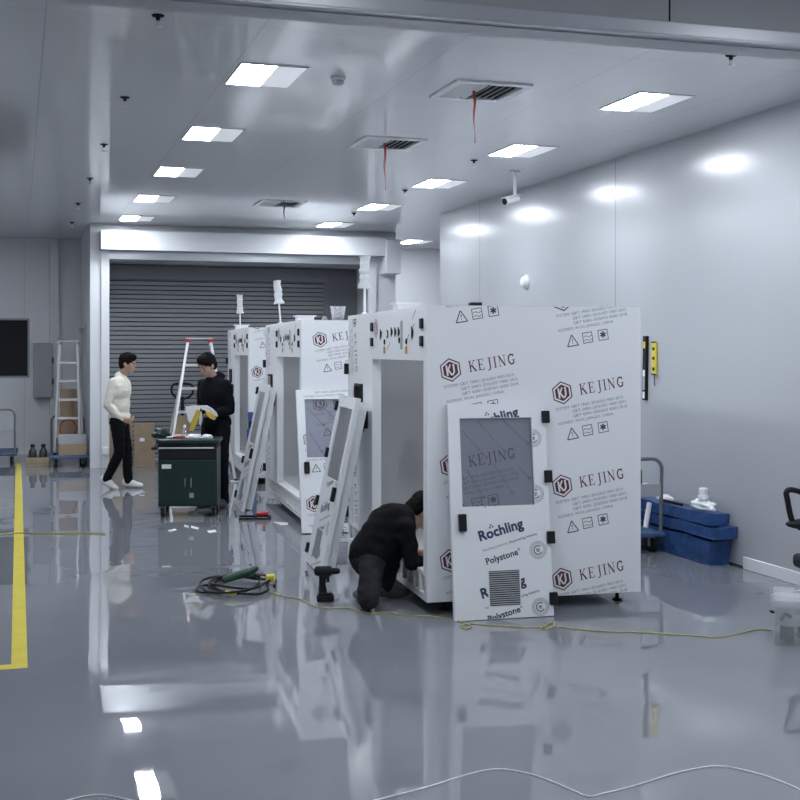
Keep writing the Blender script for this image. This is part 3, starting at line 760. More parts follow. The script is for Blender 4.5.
# electrical cabinet
t = thing('electrical_cabinet', 'grey electrical cabinet on the back wall right of the dark window', 'electrical cabinet', (.39, Y1, 0))
MB().box(-.15, .15, -.2, 0, .94, 1.83).build('cabinet_body', 'grey_box', t, bevel=.004)
MB().box(-.14, .14, -.215, -.201, .955, 1.815).build('cabinet_door', 'grey_box', t, bevel=.003)
for z in (1.2, 1.55): MB().box(.145, .165, -.222, -.205, z-.05, z+.05).build('cabinet_hinge', 'black', t, bevel=.003)
# crate with bottles
p = on_floor(38, 466); cr = thing('wooden_crate', 'small wooden crate on the floor below the electrical cabinet', 'crate', p, R(-3))
b = MB(); b.box(-.17, .17, -.11, .11, 0.001, .012)
for z in (.012, .055, .098):
    b.box(-.17, .17, -.11, -.098, z, z+.038).box(-.17, .17, .098, .11, z, z+.038)
b.box(-.17, -.158, -.098, .098, .012, .136).box(.158, .17, -.098, .098, .012, .136)
b.build('crate_body', 'wood', cr)
for i, (dx, l) in enumerate(((-.075, 'left of the two dark bottles in the wooden crate'), (.075, 'right of the two dark bottles in the wooden crate'))):
    q = p+Vector((dx, 0, .013)); bt = thing('bottle', l, 'bottle', q, 0, 'dark bottles in the crate')
    MB().lathe([(.056, 0), (.058, .01), (.058, .19), (.050, .22), (.026, .255), (.026, .27)], n=18).build('bottle_body', 'bottle_dk', bt, smooth=True)
    MB().lathe([(.032, .271), (.033, .305), (.026, .31)], n=14).build('bottle_cap', 'black', bt, smooth=True)
# cardboard boxes inside the shutter opening
def carton(px, py, w_, dp, h_, label, rz=0):
    p = on_floor(px, py); t = thing('cardboard_box', label, 'cardboard box', p, rz, 'cardboard boxes by the shutter')
    MB().box(-w_/2, w_/2, 0, dp, .001, h_-.004).build('box_body', 'card', t, bevel=.004)
    MB().box(-w_/2, -.002, 0, dp, h_-.004, h_).build('flap', 'card', t); MB().box(.002, w_/2, 0, dp, h_-.004, h_).build('flap', 'card', t)
    MB().box(-w_/2+.08, -w_/2+.15, -.0012, -.0002, h_*.6, h_*.6+.05).build('paper_label', 'whitep', t)
carton(144.5, 467, .30, .3, .63, 'taller cardboard box standing left of the green tool cart', R(-6))
carton(121, 467, .33, .3, .62, 'cardboard box standing behind the man in the white sweatshirt', R(-4))
p = cam2w(-3.16, 16.9)
tag(MB().box(-.13, .13, -.012, .012, 0, .80).build('cardboard_sheet', 'card', loc=p, rot=(R(-6), R(4), -YAW)), 'flat cardboard sheet propped up behind the green tool cart', 'cardboard')
# socket box on the pier
tag(MB().box(0, .08, -.05, 0, 0, .11).build('socket_box', 'whitep', loc=(1.17, LY-.051, .2), bevel=.006), 'small white socket box low on the white shutter post', 'socket')
# pallet truck by the shutter
t = thing('pallet_truck', 'black hand pallet truck with a loop handle behind the ladder', 'pallet truck', cam2w(-3.13, 17.3), -YAW+R(5))
MB().tube([(0, 0, .2), (0, -.04, .6), (0, -.09, 1.05)], .022, 10).build('tow_bar', 'black', t, smooth=True)
lp = [(0, -.09, 1.02), (-.10, -.09, 1.05), (-.15, -.09, 1.12), (-.13, -.09, 1.22), (0, -.1, 1.24), (.13, -.09, 1.22), (.15, -.09, 1.12), (.10, -.09, 1.05)]
MB().tube(catmull(lp, 5, True), .016, 8, closed=True).build('loop_handle', 'black', t, smooth=True)
for s in (-1, 1):
    MB().box(s*.19-.075, s*.19+.075, .1, 1.1-.35, .075, .125).build('fork', 'grey_m', t, bevel=.01)
MB().box(-.24, .24, -.05, .13, .1, .42).build('pump_body', 'black', t, bevel=.02)
for s in (-1, 1): MB().cyl((s*.08-.03, 0, .085), (s*.08+.03, 0, .085), .085, n=20).build('steering_wheel', 'black', t)

# ------------------------------------------------------------------ GREEN TOOL CART
cd_ = 12.35; p = cam2w((187.5-400)/F*cd_, cd_)
cart = thing('tool_cart', 'dark green metal tool cart on casters in front of the man in black', 'tool cart', p, -YAW+R(3))
MB().box(-.30, .30, 0, .42, .11, .71).build('cart_body', 'green_m', cart, bevel=.008)
MB().box(-.32, .32, -.02, .44, .76, .80).build('cart_top', 'green_m', cart, bevel=.01)
dr = MB().box(-.30, .30, .0, .42, .711, .759).build('drawer', 'black', cart)
d2_ = MB().box(-.29, .29, -.012, -.001, .60, .70).build('drawer', 'blackm', cart, bevel=.003)
MB().box(-.29, .27, -.03, -.013, .705, .72).build('drawer_handle', 'alu', d2_, bevel=.003)
cdoor = MB().box(-.29, .29, -.012, -.001, .13, .585).build('cabinet_front', 'green_m', cart, bevel=.004)
MB().box(-.26, -.165, -.0135, -.0125, .50, .545).build('paper_label', 'whitep', cdoor)
MB().box(.02, .065, -.0135, -.0125, .20, .25).build('small_sticker', 'grey_box', cdoor)
b = MB()
for s in (-.02, .04): b.tube([(s, -.012, .31), (s, -.035, .32), (s, -.035, .39), (s, -.012, .40)], .006, 8)
b.build('pull_handles', 'steel', cdoor, smooth=True)
for x in (-.26, .26):
    for y in (.06, .36): caster(cart, x, y, .045)
MB().tube([(-.32, .06, .70), (-.37, .06, .70), (-.37, .36, .70), (-.32, .36, .70)], .012, 8).build('side_handle', 'black', cart, smooth=True)
cm = Matrix.Translation(p) @ Matrix.Rotation(-YAW+R(3), 4, 'Z')
def crumple(name, m_, c, r, label, cat, seed, group=None, amp=.35):
    mb = MB().ell((0, 0, 0), (1, 1, 1), nu=22, nv=16); o = mb.build(name, m_, smooth=True)
    for v in o.data.vertices:
        k = 1+amp*mnoise.noise(v.co*1.7+Vector((seed, 0, 0)))+amp*.5*mnoise.noise(v.co*4+Vector((0, seed, 0)))
        v.co = Vector((v.co.x*r[0]*k, v.co.y*r[1]*k, max(v.co.z*r[2]*k, -r[2]*.55)+r[2]*.55))
    o.location = c
    return tag(o, label, cat, group)
crumple('tool_bag', 'green_m', cm @ Vector((-.31, .25, .80)), (.085, .10, .075), 'dark green tool bag slumped on the left end of the tool cart', 'bag', 2)
crumple('work_glove', 'whitep', cm @ Vector((.05, .12, .80)), (.075, .05, .03), 'white work glove lying on the tool cart, left of the other', 'glove', 5, 'work gloves on the cart')
crumple('work_glove', 'whitep', cm @ Vector((.19, .12, .80)), (.065, .05, .028), 'white work glove near the right end of the tool cart', 'glove', 9, 'work gloves on the cart')
pl = thing('pliers', 'red-handled pliers lying on top of the tool cart', 'pliers', cm @ Vector((-.17, .10, .814)), R(15))
for s in (-1, 1): MB().tube(catmull([(0, 0, 0), (.03, s*.022, 0), (.08, s*.03, 0), (.13, s*.02, 0)], 4), .009, 8).build('grip', 'red', pl, smooth=True)
MB().cap((0, 0, 0), (-.06, 0, 0), .014, .006).build('jaws', 'steel', pl, smooth=True)
bt = thing('spray_bottle', 'small clear bottle with a pale cap on the tool cart', 'bottle', cm @ Vector((-.06, .24, .80)))
MB().lathe([(.025, 0), (.027, .01), (.027, .07), (.012, .09), (.012, .10)], n=14).build('bottle_body', 'clear', bt, smooth=True)
MB().lathe([(.015, .101), (.015, .13), (.01, .135)], n=12).build('bottle_cap', 'whitep', bt, smooth=True)

# ------------------------------------------------------------------ FLOOR TOOLS AND CABLES
# cordless drill on its battery
p = on_floor(325, 601, .001); dl = thing('cordless_drill', 'black cordless drill standing on its battery in front of the kneeling worker', 'drill', p, -YAW)
MB().box(-.055, .06, -.036, .036, 0, .045).box(-.045, .05, -.032, .032, .045, .06).build('battery', 'black', dl, bevel=.008)
MB().tube(catmull([(-.012, 0, .055), (-.018, 0, .10), (-.016, 0, .15), (-.012, 0, .18)], 5), [.028]*5+[.024]*6+[.027]*5, 12).build('handle', 'blackm', dl, smooth=True)
b = MB().lathe([(.012, -.065), (.030, -.055), (.035, -.03), (.035, .04), (.030, .055)], (-.01, 0, .205), n=18, axis=Vector((1, 0, 0))); b.box(-.02, .03, -.03, .03, .165, .20)
b.build('motor_body', 'blackm', dl, smooth=True)
MB().lathe([(.022, .0), (.024, .01), (.022, .04), (.012, .058)], (.046, 0, .205), n=16, axis=Vector((1, 0, 0))).build('chuck', 'black', dl, smooth=True)
MB().box(.012, .03, -.01, .01, .13, .165).build('trigger', 'black', dl, bevel=.003)
# coil of black cable with a green grinder
cz = on_floor(241, 589)
pts = []
for i in range(4*16+1):
    a = 2*PI*i/16; k = i/64; rx = .235+.045*math.sin(i*.37)-.05*(i//16 % 2); ry = .34+.07*math.cos(i*.29)-.06*(i//32)
    pts.append((rx*math.cos(a)+.02*math.sin(i*.11), ry*math.sin(a)+.02*math.cos(i*.23), .012+.010*(i//16)+.022*abs(math.sin(i*.45))))
tail = [(.30, -.16, .012), (.36, -.28, .012), (.46, -.36, .012)]
lead = [(-.30, -.2, .012), (-.36, -.05, .012), (-.30, .12, .02)]
ck = thing('cable_coil', 'coil of black power cable lying on the open floor', 'cable', cz, -YAW)
MB().tube(catmull(pts, 3), .0085, 8).build('cable', 'black', ck, smooth=True)
pk = MB().box(.17, .235, .06, .13, .04, .085).box(.185, .22, .13, .16, .05, .075).build('plug', 'yellow', ck, bevel=.008)
MB().cap((-.06, -.30, .034), (.0, -.33, .034), .016, .014).build('cable_joint', 'yellow', ck, smooth=True)
lo = [(-.20, .02, .02), (-.27, .08, .012), (-.31, -.02, .012), (-.28, -.16, .012), (-.18, -.2, .014), (-.06, -.22, .02)]
MB().tube(catmull(lo, 6), .0075, 8).build('cable_loop', 'black', ck, smooth=True)
gp = cz+Matrix.Rotation(-YAW, 3, 'Z') @ Vector((-.03, .12, .075))
gr = thing('angle_grinder', 'dark green angle grinder resting on the black cable coil', 'grinder', gp, rot=(0, R(-14), -YAW+R(18)))
MB().tube([(-.13, 0, 0), (-.12, 0, 0), (-.04, 0, .004), (.03, 0, .006), (.075, 0, .006), (.08, 0, .006)], [.012, .026, .030, .034, .034, .028], 14).build('motor_body', 'green_dk', gr, smooth=True)
MB().cap((.085, 0, .006), (.125, 0, .012), .030, .026).build('gear_head', 'green_dk', gr, smooth=True)
MB().lathe([(.052, .0), (.054, .008), (.02, .016)], (.12, 0, -.042), n=20).build('guard', 'black', gr, smooth=True)
MB().tube(catmull([(-.13, 0, 0), (-.19, .01, .01), (-.25, -.02, -.03), (-.29, -.08, -.055)], 5), .006, 8).build('grinder_cord', 'black', gr, smooth=True)
# clamp tool with a red grip
p = on_floor(256, 519); br = thing('bar_clamp', 'black bar clamp with a red grip on the floor by the middle cabinet', 'clamp', p, -YAW+R(3))
MB().box(-.17, .13, .03, .05, .012, .034).build('bar', 'black', br, bevel=.003)
MB().box(-.17, .13, -.06, -.045, .002, .02).build('bar', 'black', br, bevel=.003)
MB().box(.13, .15, -.06, .05, .004, .03).build('jaw', 'black', br, bevel=.003)
MB().cap((.02, .04, .045), (.10, .04, .05), .020, .024).build('grip', 'red', br, smooth=True)
# yellow extension cable across the floor
def cable(name, pxs, r, m_, label, cat, k=6, z=None):
    pts = [on_floor(x, y, 0)+Vector((0, 0, (r+.001) if z is None else z)) for x, y in pxs]
    return tag(MB().tube(catmull(pts, k), r, 7).build(name, m_, smooth=True), label, cat)
cable('extension_cable', [(272, 594), (285, 597), (300, 600), (312, 606), (325, 609), (348, 609), (368, 614), (385, 613), (405, 616), (430, 617), (447, 619.5), (462, 623), (471, 627), (466, 629.5), (461, 627), (470, 624.5), (500, 626.5), (528, 628), (542, 627), (552, 623.5), (554, 626), (545, 630), (541, 627.5), (556, 627.5), (600, 632), (650, 633.5), (700, 637), (720, 638), (740, 634), (757, 630.5), (772, 631)],
      .0042, 'cable_y', 'thin yellow-green cable snaking across the floor in front of the cabinets', 'cable')
cable('extension_cable', [(-40, 535.5), (0, 535), (20, 533.5), (50, 534), (85, 533.5), (106, 534.5)], .0065, 'cable_y', 'yellow-green cable lying across the yellow floor line', 'cable')
cable('white_thread', [(372, 802), (400, 795), (430, 787), (465, 776), (490, 770.5), (512, 771), (540, 778), (570, 790), (588, 797), (605, 794), (640, 785), (675, 774), (712, 767), (735, 769), (760, 775), (780, 782), (806, 793)], .0028, 'thread', 'thin white wavy cord lying on the floor at the very front', 'cord')
cable('white_thread', [(60, 803), (85, 797), (105, 796), (135, 802)], .0025, 'thread', 'short white cord end at the lower left corner of the floor', 'cord')
def scrap(pts, label):
    mb = MB(); P = [on_floor(x, y) for x, y in pts]; n = len(P)
    mb.add([q+Vector((0, 0, .001)) for q in P]+[q+Vector((0, 0, .003+.004*random.random())) for q in P], [tuple(range(n-1, -1, -1)), tuple(range(n, 2*n))]+[(i, (i+1) % n, n+(i+1) % n, n+i) for i in range(n)])
    tag(mb.build('paper_scrap', 'whitep'), label, 'scrap', 'white paper scraps on the floor')
scrap([(168, 530.5), (175, 529), (177, 530), (170, 532)], 'white paper scrap on the floor, leftmost below the tool cart')
scrap([(184, 525), (189, 526.5), (188, 528), (184.5, 527)], 'white paper scrap below the middle of the tool cart')
scrap([(191, 526), (199, 528), (198, 529.5), (191, 528)], 'white paper scrap below the right wheel of the tool cart')
scrap([(273, 522), (288, 523), (288, 525), (281, 525.5)], 'white paper scrap right of the red-gripped clamp')
scrap([(207, 531), (215, 530), (216.5, 532), (209, 533)], 'white paper scrap left of the red-gripped clamp')
scrap([(230, 480.8), (238, 480.6), (239, 482), (231, 482.2)], 'white paper strip at the front of the farthest cabinet')
# blue sheet behind the leaning door of the middle machine
q = m3.mw @ Vector((.035, -.075, 0))
tag(MB().box(-.06, .06, -.006, .006, 0.001, .72).box(-.045, .075, -.006, .006, .721, .93).build('blue_sheet', 'blue', loc=q, rot=(R(-4), 0, MYAW)), 'narrow blue plastic sheet leaning on the near side of the farthest cabinet', 'sheet')

# ------------------------------------------------------------------ RIGHT SIDE: trolley, blue boxes, level, strip, chair, bin
t = trolley('grey-handled blue trolley behind the nearest cabinet, by the right wall', (4.90, 9.02, 0), R(-2), .66, .92, .80, True, 'grey_dk')
tag(MB().box(-.05, .05, -.04, .04, 0, .12).build('green_carton', 'greenbox', loc=(4.95, 9.033, .592), bevel=.003), 'small green carton on the handle shelf of the right trolley', 'carton')
for a_, b_, l in (((5.10, 9.12, .20), (5.185, 9.20, .40), 'white tube leaning by the handle post of the right trolley'), ((5.02, 9.14, .20), (5.065, 9.30, .37), 'white tube leaning deeper on the right trolley, half behind the cabinet')):
    tag(MB().cyl(a_, b_, .022, n=14).build('plastic_tube', 'whitep', smooth=True), l, 'tube', 'white tubes on the trolley')
tag(MB().box(-.2, .2, -.2, .2, 0, .22).build('blue_box', 'blue', loc=(4.92, 9.64, .176), bevel=.015), 'blue box loaded on the right trolley', 'box')
crumple('clear_bag', 'clear', Vector((4.90, 9.24, .176)), (.10, .09, .06), 'clumped clear plastic bag on the right trolley', 'bag', 3)
def blue_box(x0, x1, y0, y1, z0, z1, label, seed):
    t = thing('wrapped_box', label, 'box', (0, 0, 0), 0, 'blue wrapped boxes by the wall')
    mb = MB(); nx, ny, nz = 6, 20, 5; idx = {}
    bm = bmesh.new(); bmesh.ops.create_cube(bm, size=1)
    bmesh.ops.subdivide_edges(bm, edges=bm.edges, cuts=11, use_grid_fill=True)
    for v in bm.verts:
        c = v.co.copy(); P = Vector((x0+(c.x+.5)*(x1-x0), y0+(c.y+.5)*(y1-y0), z0+(c.z+.5)*(z1-z0)))
        nz_ = Vector(mnoise.noise_vector(P*6+Vector((seed, 0, 0))))*.016+Vector(mnoise.noise_vector(P*19))*.006
        P += nz_; P.x = min(P.x, WX-.004); P.z = max(P.z, z0+.001); v.co = P
    me = bpy.data.meshes.new('box_wrap'); bm.to_mesh(me); bm.free()
    me.materials.append(M['blue']); me.polygons.foreach_set('use_smooth', [True]*len(me.polygons)); me.set_sharp_from_angle(angle=R(50))
    o = bpy.data.objects.new('box_wrap', me); COL.objects.link(o); o.parent = t
    return t
blue_box(5.245, 5.445, 8.37, 10.3, 0, .195, 'lowest blue wrapped box of the stack along the right wall', 1)
blue_box(5.24, 5.455, 8.28, 10.3, .216, .306, 'middle blue wrapped box of the wall stack, sticking out a little', 4)
blue_box(5.25, 5.435, 8.37, 10.3, .315, .405, 'topmost blue wrapped box of the wall stack', 8)
zt = .420
for i, (x, y, r, s, l) in enumerate(((5.33, 8.58, .045, 'cube', 'square white plastic fitting standing highest on the blue boxes'), (5.33, 9.55, .035, 'tee', 'white pipe tee on the far part of the blue boxes'))):
    t = thing('pipe_fitting', l, 'fitting', (x, y, zt+.085 if s == 'cube' else zt), 0, 'white fittings on the blue boxes')
    if s == 'cube':
        MB().lathe([(.045, 0), (.045, .03), (.036, .032), (.036, .085), (.03, .09)], n=20).build('fitting_body', 'whitep', t, smooth=True)
    else:
        MB().cyl((0, 0, 0), (0, 0, .11), .03, n=16).build('fitting_body', 'whitep', t, smooth=True); MB().cyl((0, -.08, .08), (0, .08, .08), .024, n=16).build('fitting_arm', 'whitep', t, smooth=True)
crumple('plastic_bag', 'whitep', Vector((5.335, 8.60, zt)), (.06, .18, .05), 'crumpled white bag lying on the near end of the blue boxes', 'bag', 6)
crumple('plastic_bag', 'whitep', Vector((5.345, 9.22, zt)), (.05, .12, .03), 'flat white bag lying mid way along the blue boxes', 'bag', 11)
tag(MB().box(-.012, .012, -.16, .16, 0, .02).build('black_bar', 'black', loc=(5.275, 8.98, zt)), 'short black bar lying along the blue boxes', 'bar')
q = Vector((5.22, 9.86, 0))
tag(MB().cyl((5.20, 9.95, .41), (5.26, 9.80, .55), .035, n=16).build('white_roll', 'whitep', smooth=True), 'white rolled sheet poking up behind the right trolley', 'roll')
# spirit level and yellow scale hanging on the right wall
pa, pb = on_X(648, 336, WX), on_X(645, 400, WX)
t = thing('spirit_level', 'long black spirit level hanging on the right wall', 'spirit level', ((WX), (pa.y+pb.y)/2, pb.z), rot=(R(1.5), 0, 0))
hl_ = pa.z-pb.z
b = MB().box(-.03, .0, -.030, .030, 0, hl_).build('level_body', 'black', t, bevel=.003)
for f in (.08, .42, .86): MB().box(-.032, -.0305, -.018, .018, hl_*f-.03, hl_*f+.03).build('vial', 'whitep' if f != .86 else 'yellow', b)
MB().box(-.032, -.0305, -.016, .016, hl_*.16, hl_*.36).build('label_plate', 'grey_box', b)
pa, pb = on_X(655.5, 341.5, WX), on_X(655.5, 375, WX)
t = thing('folding_rule', 'short yellow measuring level hanging beside the black spirit level', 'ruler', (WX, pa.y, pb.z))
hl_ = pa.z-pb.z
b = MB().box(-.02, -.004, -.042, .042, 0, hl_).build('rule_body', 'yellow', t, bevel=.003)
for f in (.18, .5, .78): MB().box(-.0215, -.0205, -.02, .02, hl_*f-.014, hl_*f+.014).build('window', 'black', b)
for f in (0.02, .98): MB().box(-.0215, -.0205, -.042, .042, hl_*f-.006, hl_*f+.006).build('end_band', 'black', b)
MB().tube([(-.01, 0, 0), (-.012, .004, -.06), (-.01, -.004, -.1)], .003, 6).build('cord', 'black', t)
# loose white skirting strip
p0, p1 = on_floor(745, 571.5), on_floor(800, 588)
tag(MB().box(WX-.035, WX-.014, 6.6, on_X(744.5, 571, WX-.02).y, .001, .095).build('skirting_strip', 'whitep', bevel=.003), 'white skirting strip standing on the floor along the right wall', 'strip')
# black office chair, mostly beyond the picture edge
p = cam2w((846-400)/F*7.6, 7.6); ch = thing('office_chair', 'black office chair at the right edge, beside the clear bin', 'chair', p, -R(90)-YAW+R(4))
MB().box(-.24, .24, -.26, .24, .31, .40).build('seat', 'black', ch, bevel=.03)
b = MB(); bk = [(-.2, .25, .58), (-.23, .29, .8), (-.21, .31, 1.0), (0, .32, 1.04), (.21, .31, 1.0), (.23, .29, .8), (.2, .25, .58), (0, .24, .55)]
b.tube(catmull(bk, 5, True), .016, 8, closed=True)
for k in range(7): b.box(-.215, .215, .27, .276, .60+k*.06, .63+k*.06)
b.build('backrest', 'black', ch, smooth=False)
MB().tube([(0, .12, .33), (0, .27, .36), (0, .29, .7)], .02, 8).build('back_support', 'black', ch, smooth=True)
for s in (-1, 1):
    MB().tube(catmull([(s*.23, .02, .36), (s*.30, .0, .40), (s*.31, -.06, .50), (s*.31, -.17, .55), (s*.31, -.225, .60), (s*.31, -.255, .73), (s*.31, -.262, .785), (s*.31, -.22, .80), (s*.31, -.10, .76), (s*.31, .12, .68), (s*.27, .24, .66)], 5), .019, 8).build('arm_loop', 'black', ch, smooth=True)
    MB().ell((s*.31, -.14, .575), (.045, .13, .034)).build('arm_pad', 'black', ch, smooth=True)
MB().cyl((0, 0, .12), (0, 0, .31), .028, n=14).box(-.1, .1, -.1, .1, .27, .308).box(-.27, -.1, -.02, .02, .26, .28).build('gas_column', 'black', ch)
for k in range(5):
    a = 2*PI*k/5+.5; e = Vector((.28*math.cos(a), .28*math.sin(a), .075))
    lg = MB().cyl((0, 0, .12), e, .026, .016, n=8).build('star_leg', 'black', ch, smooth=True)
    MB().cyl(e+Vector((-.02, 0, -.05)), e+Vector((.02, 0, -.05)), .025, n=14).build('wheel', 'black', lg)
# clear storage bin
p = on_floor(774, 645); bn = thing('storage_bin', 'clear plastic storage bin at the lower right edge', 'storage bin', p, -YAW-R(16))
w_, dp, h_ = .46, .34, .26
def shell(mb, x0, x1, y0, y1, z0, z1, th=.004):
    mb.box(x0, x1, y0, y0+th, z0, z1).box(x0, x1, y1-th, y1, z0, z1).box(x0, x0+th, y0+th, y1-th, z0, z1).box(x1-th, x1, y0+th, y1-th, z0, z1).box(x0+th, x1-th, y0+th, y1-th, z0, z0+th)
    return mb
shell(MB(), .005, w_, 0, dp, .001, h_).build('bin_body', 'clear', bn)
MB().box(-.012, w_+.012, -.012, dp+.012, h_-.035, h_-.028).box(-.012, w_+.012, -.016, -.012, h_-.06, h_+.004).box(-.016, -.012, -.012, dp+.012, h_-.06, h_+.004).box(0, w_, 0, dp, h_, h_+.018).build('bin_lid', 'clear', bn, bevel=.003)
MB().box(.012, w_-.01, .008, dp-.008, .115, .121).build('inner_tray', 'clear', bn)
MB().cap((-.004, -.02, .195), (-.02, -.02, .2), .008, .006).build('lid_clip', 'black', bn, smooth=True)
bm_ = Matrix.Translation(p) @ Matrix.Rotation(-YAW-R(16), 4, 'Z')
for i in range(4):
    q = bm_ @ Vector((.075+.105*i, .10+.09*(i % 2), .007)); q2 = bm_ @ Vector((.07+.10*i, .10, .123))
    tag(MB().box(-.026, .026, -.035, .035, 0, .085).build('metal_part', 'parts_g', loc=q, rot=(0, 0, R(20*i)), bevel=.006), 'grey-green machine part in the lower layer of the clear bin', 'part', 'machine parts in the bin, lower layer')
    if i < 3:
        tag(MB().tube(catmull([(-.05, 0, .015), (0, .01, .04), (.05, 0, .016)], 4), .012, 8).build('hose_piece', 'parts_g', loc=q2, rot=(0, 0, R(25+30*i)), smooth=True), 'curved grey hose piece in the upper layer of the clear bin', 'hose piece', 'hose pieces in the bin, upper layer')

# ------------------------------------------------------------------ PEOPLE
def organic(name, mb, m_, parent, voxel=.009, smooth=6, wrinkle=0.0, wscale=9.0):
    me = mb.mesh('tmp'); ob = bpy.data.objects.new('tmp', me); COL.objects.link(ob)
    rm = ob.modifiers.new('r', 'REMESH'); rm.mode = 'VOXEL'; rm.voxel_size = voxel; rm.use_smooth_shade = True
    sm = ob.modifiers.new('s', 'SMOOTH'); sm.factor = .5; sm.iterations = smooth
    dg = bpy.context.evaluated_depsgraph_get(); out = bpy.data.meshes.new_from_object(ob.evaluated_get(dg))
    bpy.data.objects.remove(ob); bpy.data.meshes.remove(me)
    out.name = name
    if wrinkle:
        ns = [v.normal.copy() for v in out.vertices]
        for v, n in zip(out.vertices, ns):
            c = v.co
            k = mnoise.noise(Vector((c.x*wscale, c.y*wscale, c.z*wscale*2.0)))+.5*mnoise.noise(c*wscale*2.6)
            v.co = c+n*wrinkle*k
    out.materials.clear(); out.materials.append(M[m_]); out.polygons.foreach_set('use_smooth', [True]*len(out.polygons))
    o = bpy.data.objects.new(name, out); COL.objects.link(o); o.parent = parent
    return o
def hand_prims(mb, wrist, direction, palm_n, size=1.0, curl=.6, side=1):
    """palm and five curled fingers; direction = wrist to knuckles, palm_n = the way the palm looks"""
    d = Vector(direction).normalized(); n = Vector(palm_n); n = (n-d*n.dot(d)).normalized(); s = d.cross(n)*side
    rot = Matrix((d, s, n)).transposed()
    w_ = Vector(wrist); pc = w_+d*.045*size
    mb.ell(pc, (.050*size, .040*size, .016*size), mtx=rot, nu=12, nv=8)
    mb.cap(w_-d*.01, w_+d*.02, .024*size, .022*size)
    for i, ln in enumerate((.068, .078, .072, .056)):
        b = w_+d*.083*size+s*(.029-.0195*i)*size
        p = b; ang = 0
        for j, sg in enumerate((.45, .32, .23)):
            ang += curl*(.6 if j == 0 else .75)
            q = p+(d*math.cos(ang)+n*math.sin(ang))*ln*sg*size
            mb.cap(p, q, (.0092-.0009*j)*size, (.0086-.0009*j)*size); p = q
    b = w_+d*.025*size+s*.034*size; q = b+(d*.7+s*.55+n*.3).normalized()*.036*size; mb.cap(b, q, .012*size, .010*size)
    mb.cap(q, q+(d*.85+s*.1+n*.5).normalized()*.028*size, .010*size, .0085*size)
def person(name, label, loc, rz, P, top_m, trouser_m, shoe_m, sleeve=.97, wr=.006, top_fit=1.0):
    """P: joints in the body's own frame, x forward, y to the left, z up"""
    t = thing(name, label, 'person', loc, rz)
    V = {k: (Vector(v) if not isinstance(v, (list, dict)) else v) for k, v in P.items() if k not in ('head_rot', 'toe', 'handdir', 'palm', 'hood', 'hem', 'smooth', 'bulk')}
    spine = (V['neck']-V['pelvis']).normalized(); yl = Vector((0, 1, 0)); fw = yl.cross(spine).normalized(); yl = spine.cross(fw)
    SR = Matrix((fw, yl, spine)).transposed()
    HR = Euler(P['head_rot']).to_matrix(); hc = V['head']
    # body
    b = MB()
    def hp(v): return hc+HR @ Vector(v)
    b.ell(hp((-.008, 0, .02)), (.096, .076, .098), mtx=HR); b.ell(hp((.028, 0, -.045)), (.060, .056, .072), mtx=HR)
    b.cap(hp((.055, 0, -.092)), hp((.045, 0, -.085)), .024, .03)                 # chin
    b.cap(hp((.086, 0, .010)), hp((.101, 0, -.026)), .009, .0125)                  # nose
    b.cap(hp((.082, -.03, .030)), hp((.082, .03, .030)), .013, .013)             # brow
    b.cap(hp((.084, -.016, -.062)), hp((.084, .016, -.062)), .011, .011)         # mouth mound
    for s in (-1, 1):
        b.ell(hp((-.004, s*.077, -.008)), (.020, .010, .032), mtx=HR); b.cap(hp((.058, s*.040, -.022)), hp((.05, s*.045, -.03)), .022, .022)
    b.cap(V['neck']-spine*.02, hp((-.022, 0, -.07)), .055, .053)
    ch = V['pelvis'].lerp(V['neck'], .68); wa = V['pelvis'].lerp(V['neck'], .33)
    b.ell(ch, (.105, .150, .17), mtx=SR); b.ell(wa, (.09, .125, .15), mtx=SR); b.ell(V['pelvis'], (.10, .145, .11), mtx=SR)
    for sd in ('l', 'r'):
        S, E, Wr = V['sh_'+sd], V['el_'+sd], V['wr_'+sd]
        b.cap(ch+(V['neck']-ch)*.6, S, .05, .05); b.cap(S, E, .046, .037); b.cap(E, Wr, .037, .024)
        hand_prims(b, Wr, P['handdir'][sd], P['palm'][sd], 1.0, P['handdir'].get('curl', .6), 1 if sd == 'l' else -1)
        Hp, K, A = V['hip_'+sd], V['kn_'+sd], V['an_'+sd]
        b.cap(Hp, K, .072, .048); b.cap(K, A, .048, .032)
        td = Vector(P['toe'][sd]); b.cap(A-Vector((0, 0, .035)), A+td*.10-Vector((0, 0, .05)), .024, .018)
    organic('body', b, 'skin', t, .0065, 3)
    # hair: cap over crown and back
    h = MB(); h.ell(hp((-.018, 0, .050)), (.106, .093, .094), mtx=HR); h.ell(hp((-.055, 0, .0)), (.066, .082, .082), mtx=HR)
    h.ell(hp((.030, 0, .088)), (.072, .074, .048), mtx=HR); h.ell(hp((.070, .012, .074)), (.026, .056, .026), mtx=HR); h.ell(hp((.010, 0, .050)), (.080, .088, .062), mtx=HR)
    for s in (-1, 1): h.cap(hp((.026, s*.072, .045)), hp((.020, s*.075, .004)), .017, .009)
    organic('hair', h, 'hair', t, .007, 2, .006, 30)
    e = MB()
    for s in (-1, 1):
        eo = MB().ell(hp((.0865, s*.032, .010)), (.007, .012, .005), mtx=HR, nu=10, nv=6).build('eye', 'black', t, smooth=True)
        MB().cap(hp((.095, s*.018, .040)), hp((.087, s*.047, .042)), .004, .003).build('eyebrow', 'hair', t, smooth=True)
    MB().cap(hp((.0955, -.017, -.061)), hp((.0955, .017, -.061)), .0035, .0035).build('mouth', 'lip', t, smooth=True)
    # top
    f = top_fit; c = MB()
    c.ell(ch, (.128*f, .172*f, .19), mtx=SR); c.ell(wa, (.122*f, .150*f, .17), mtx=SR)
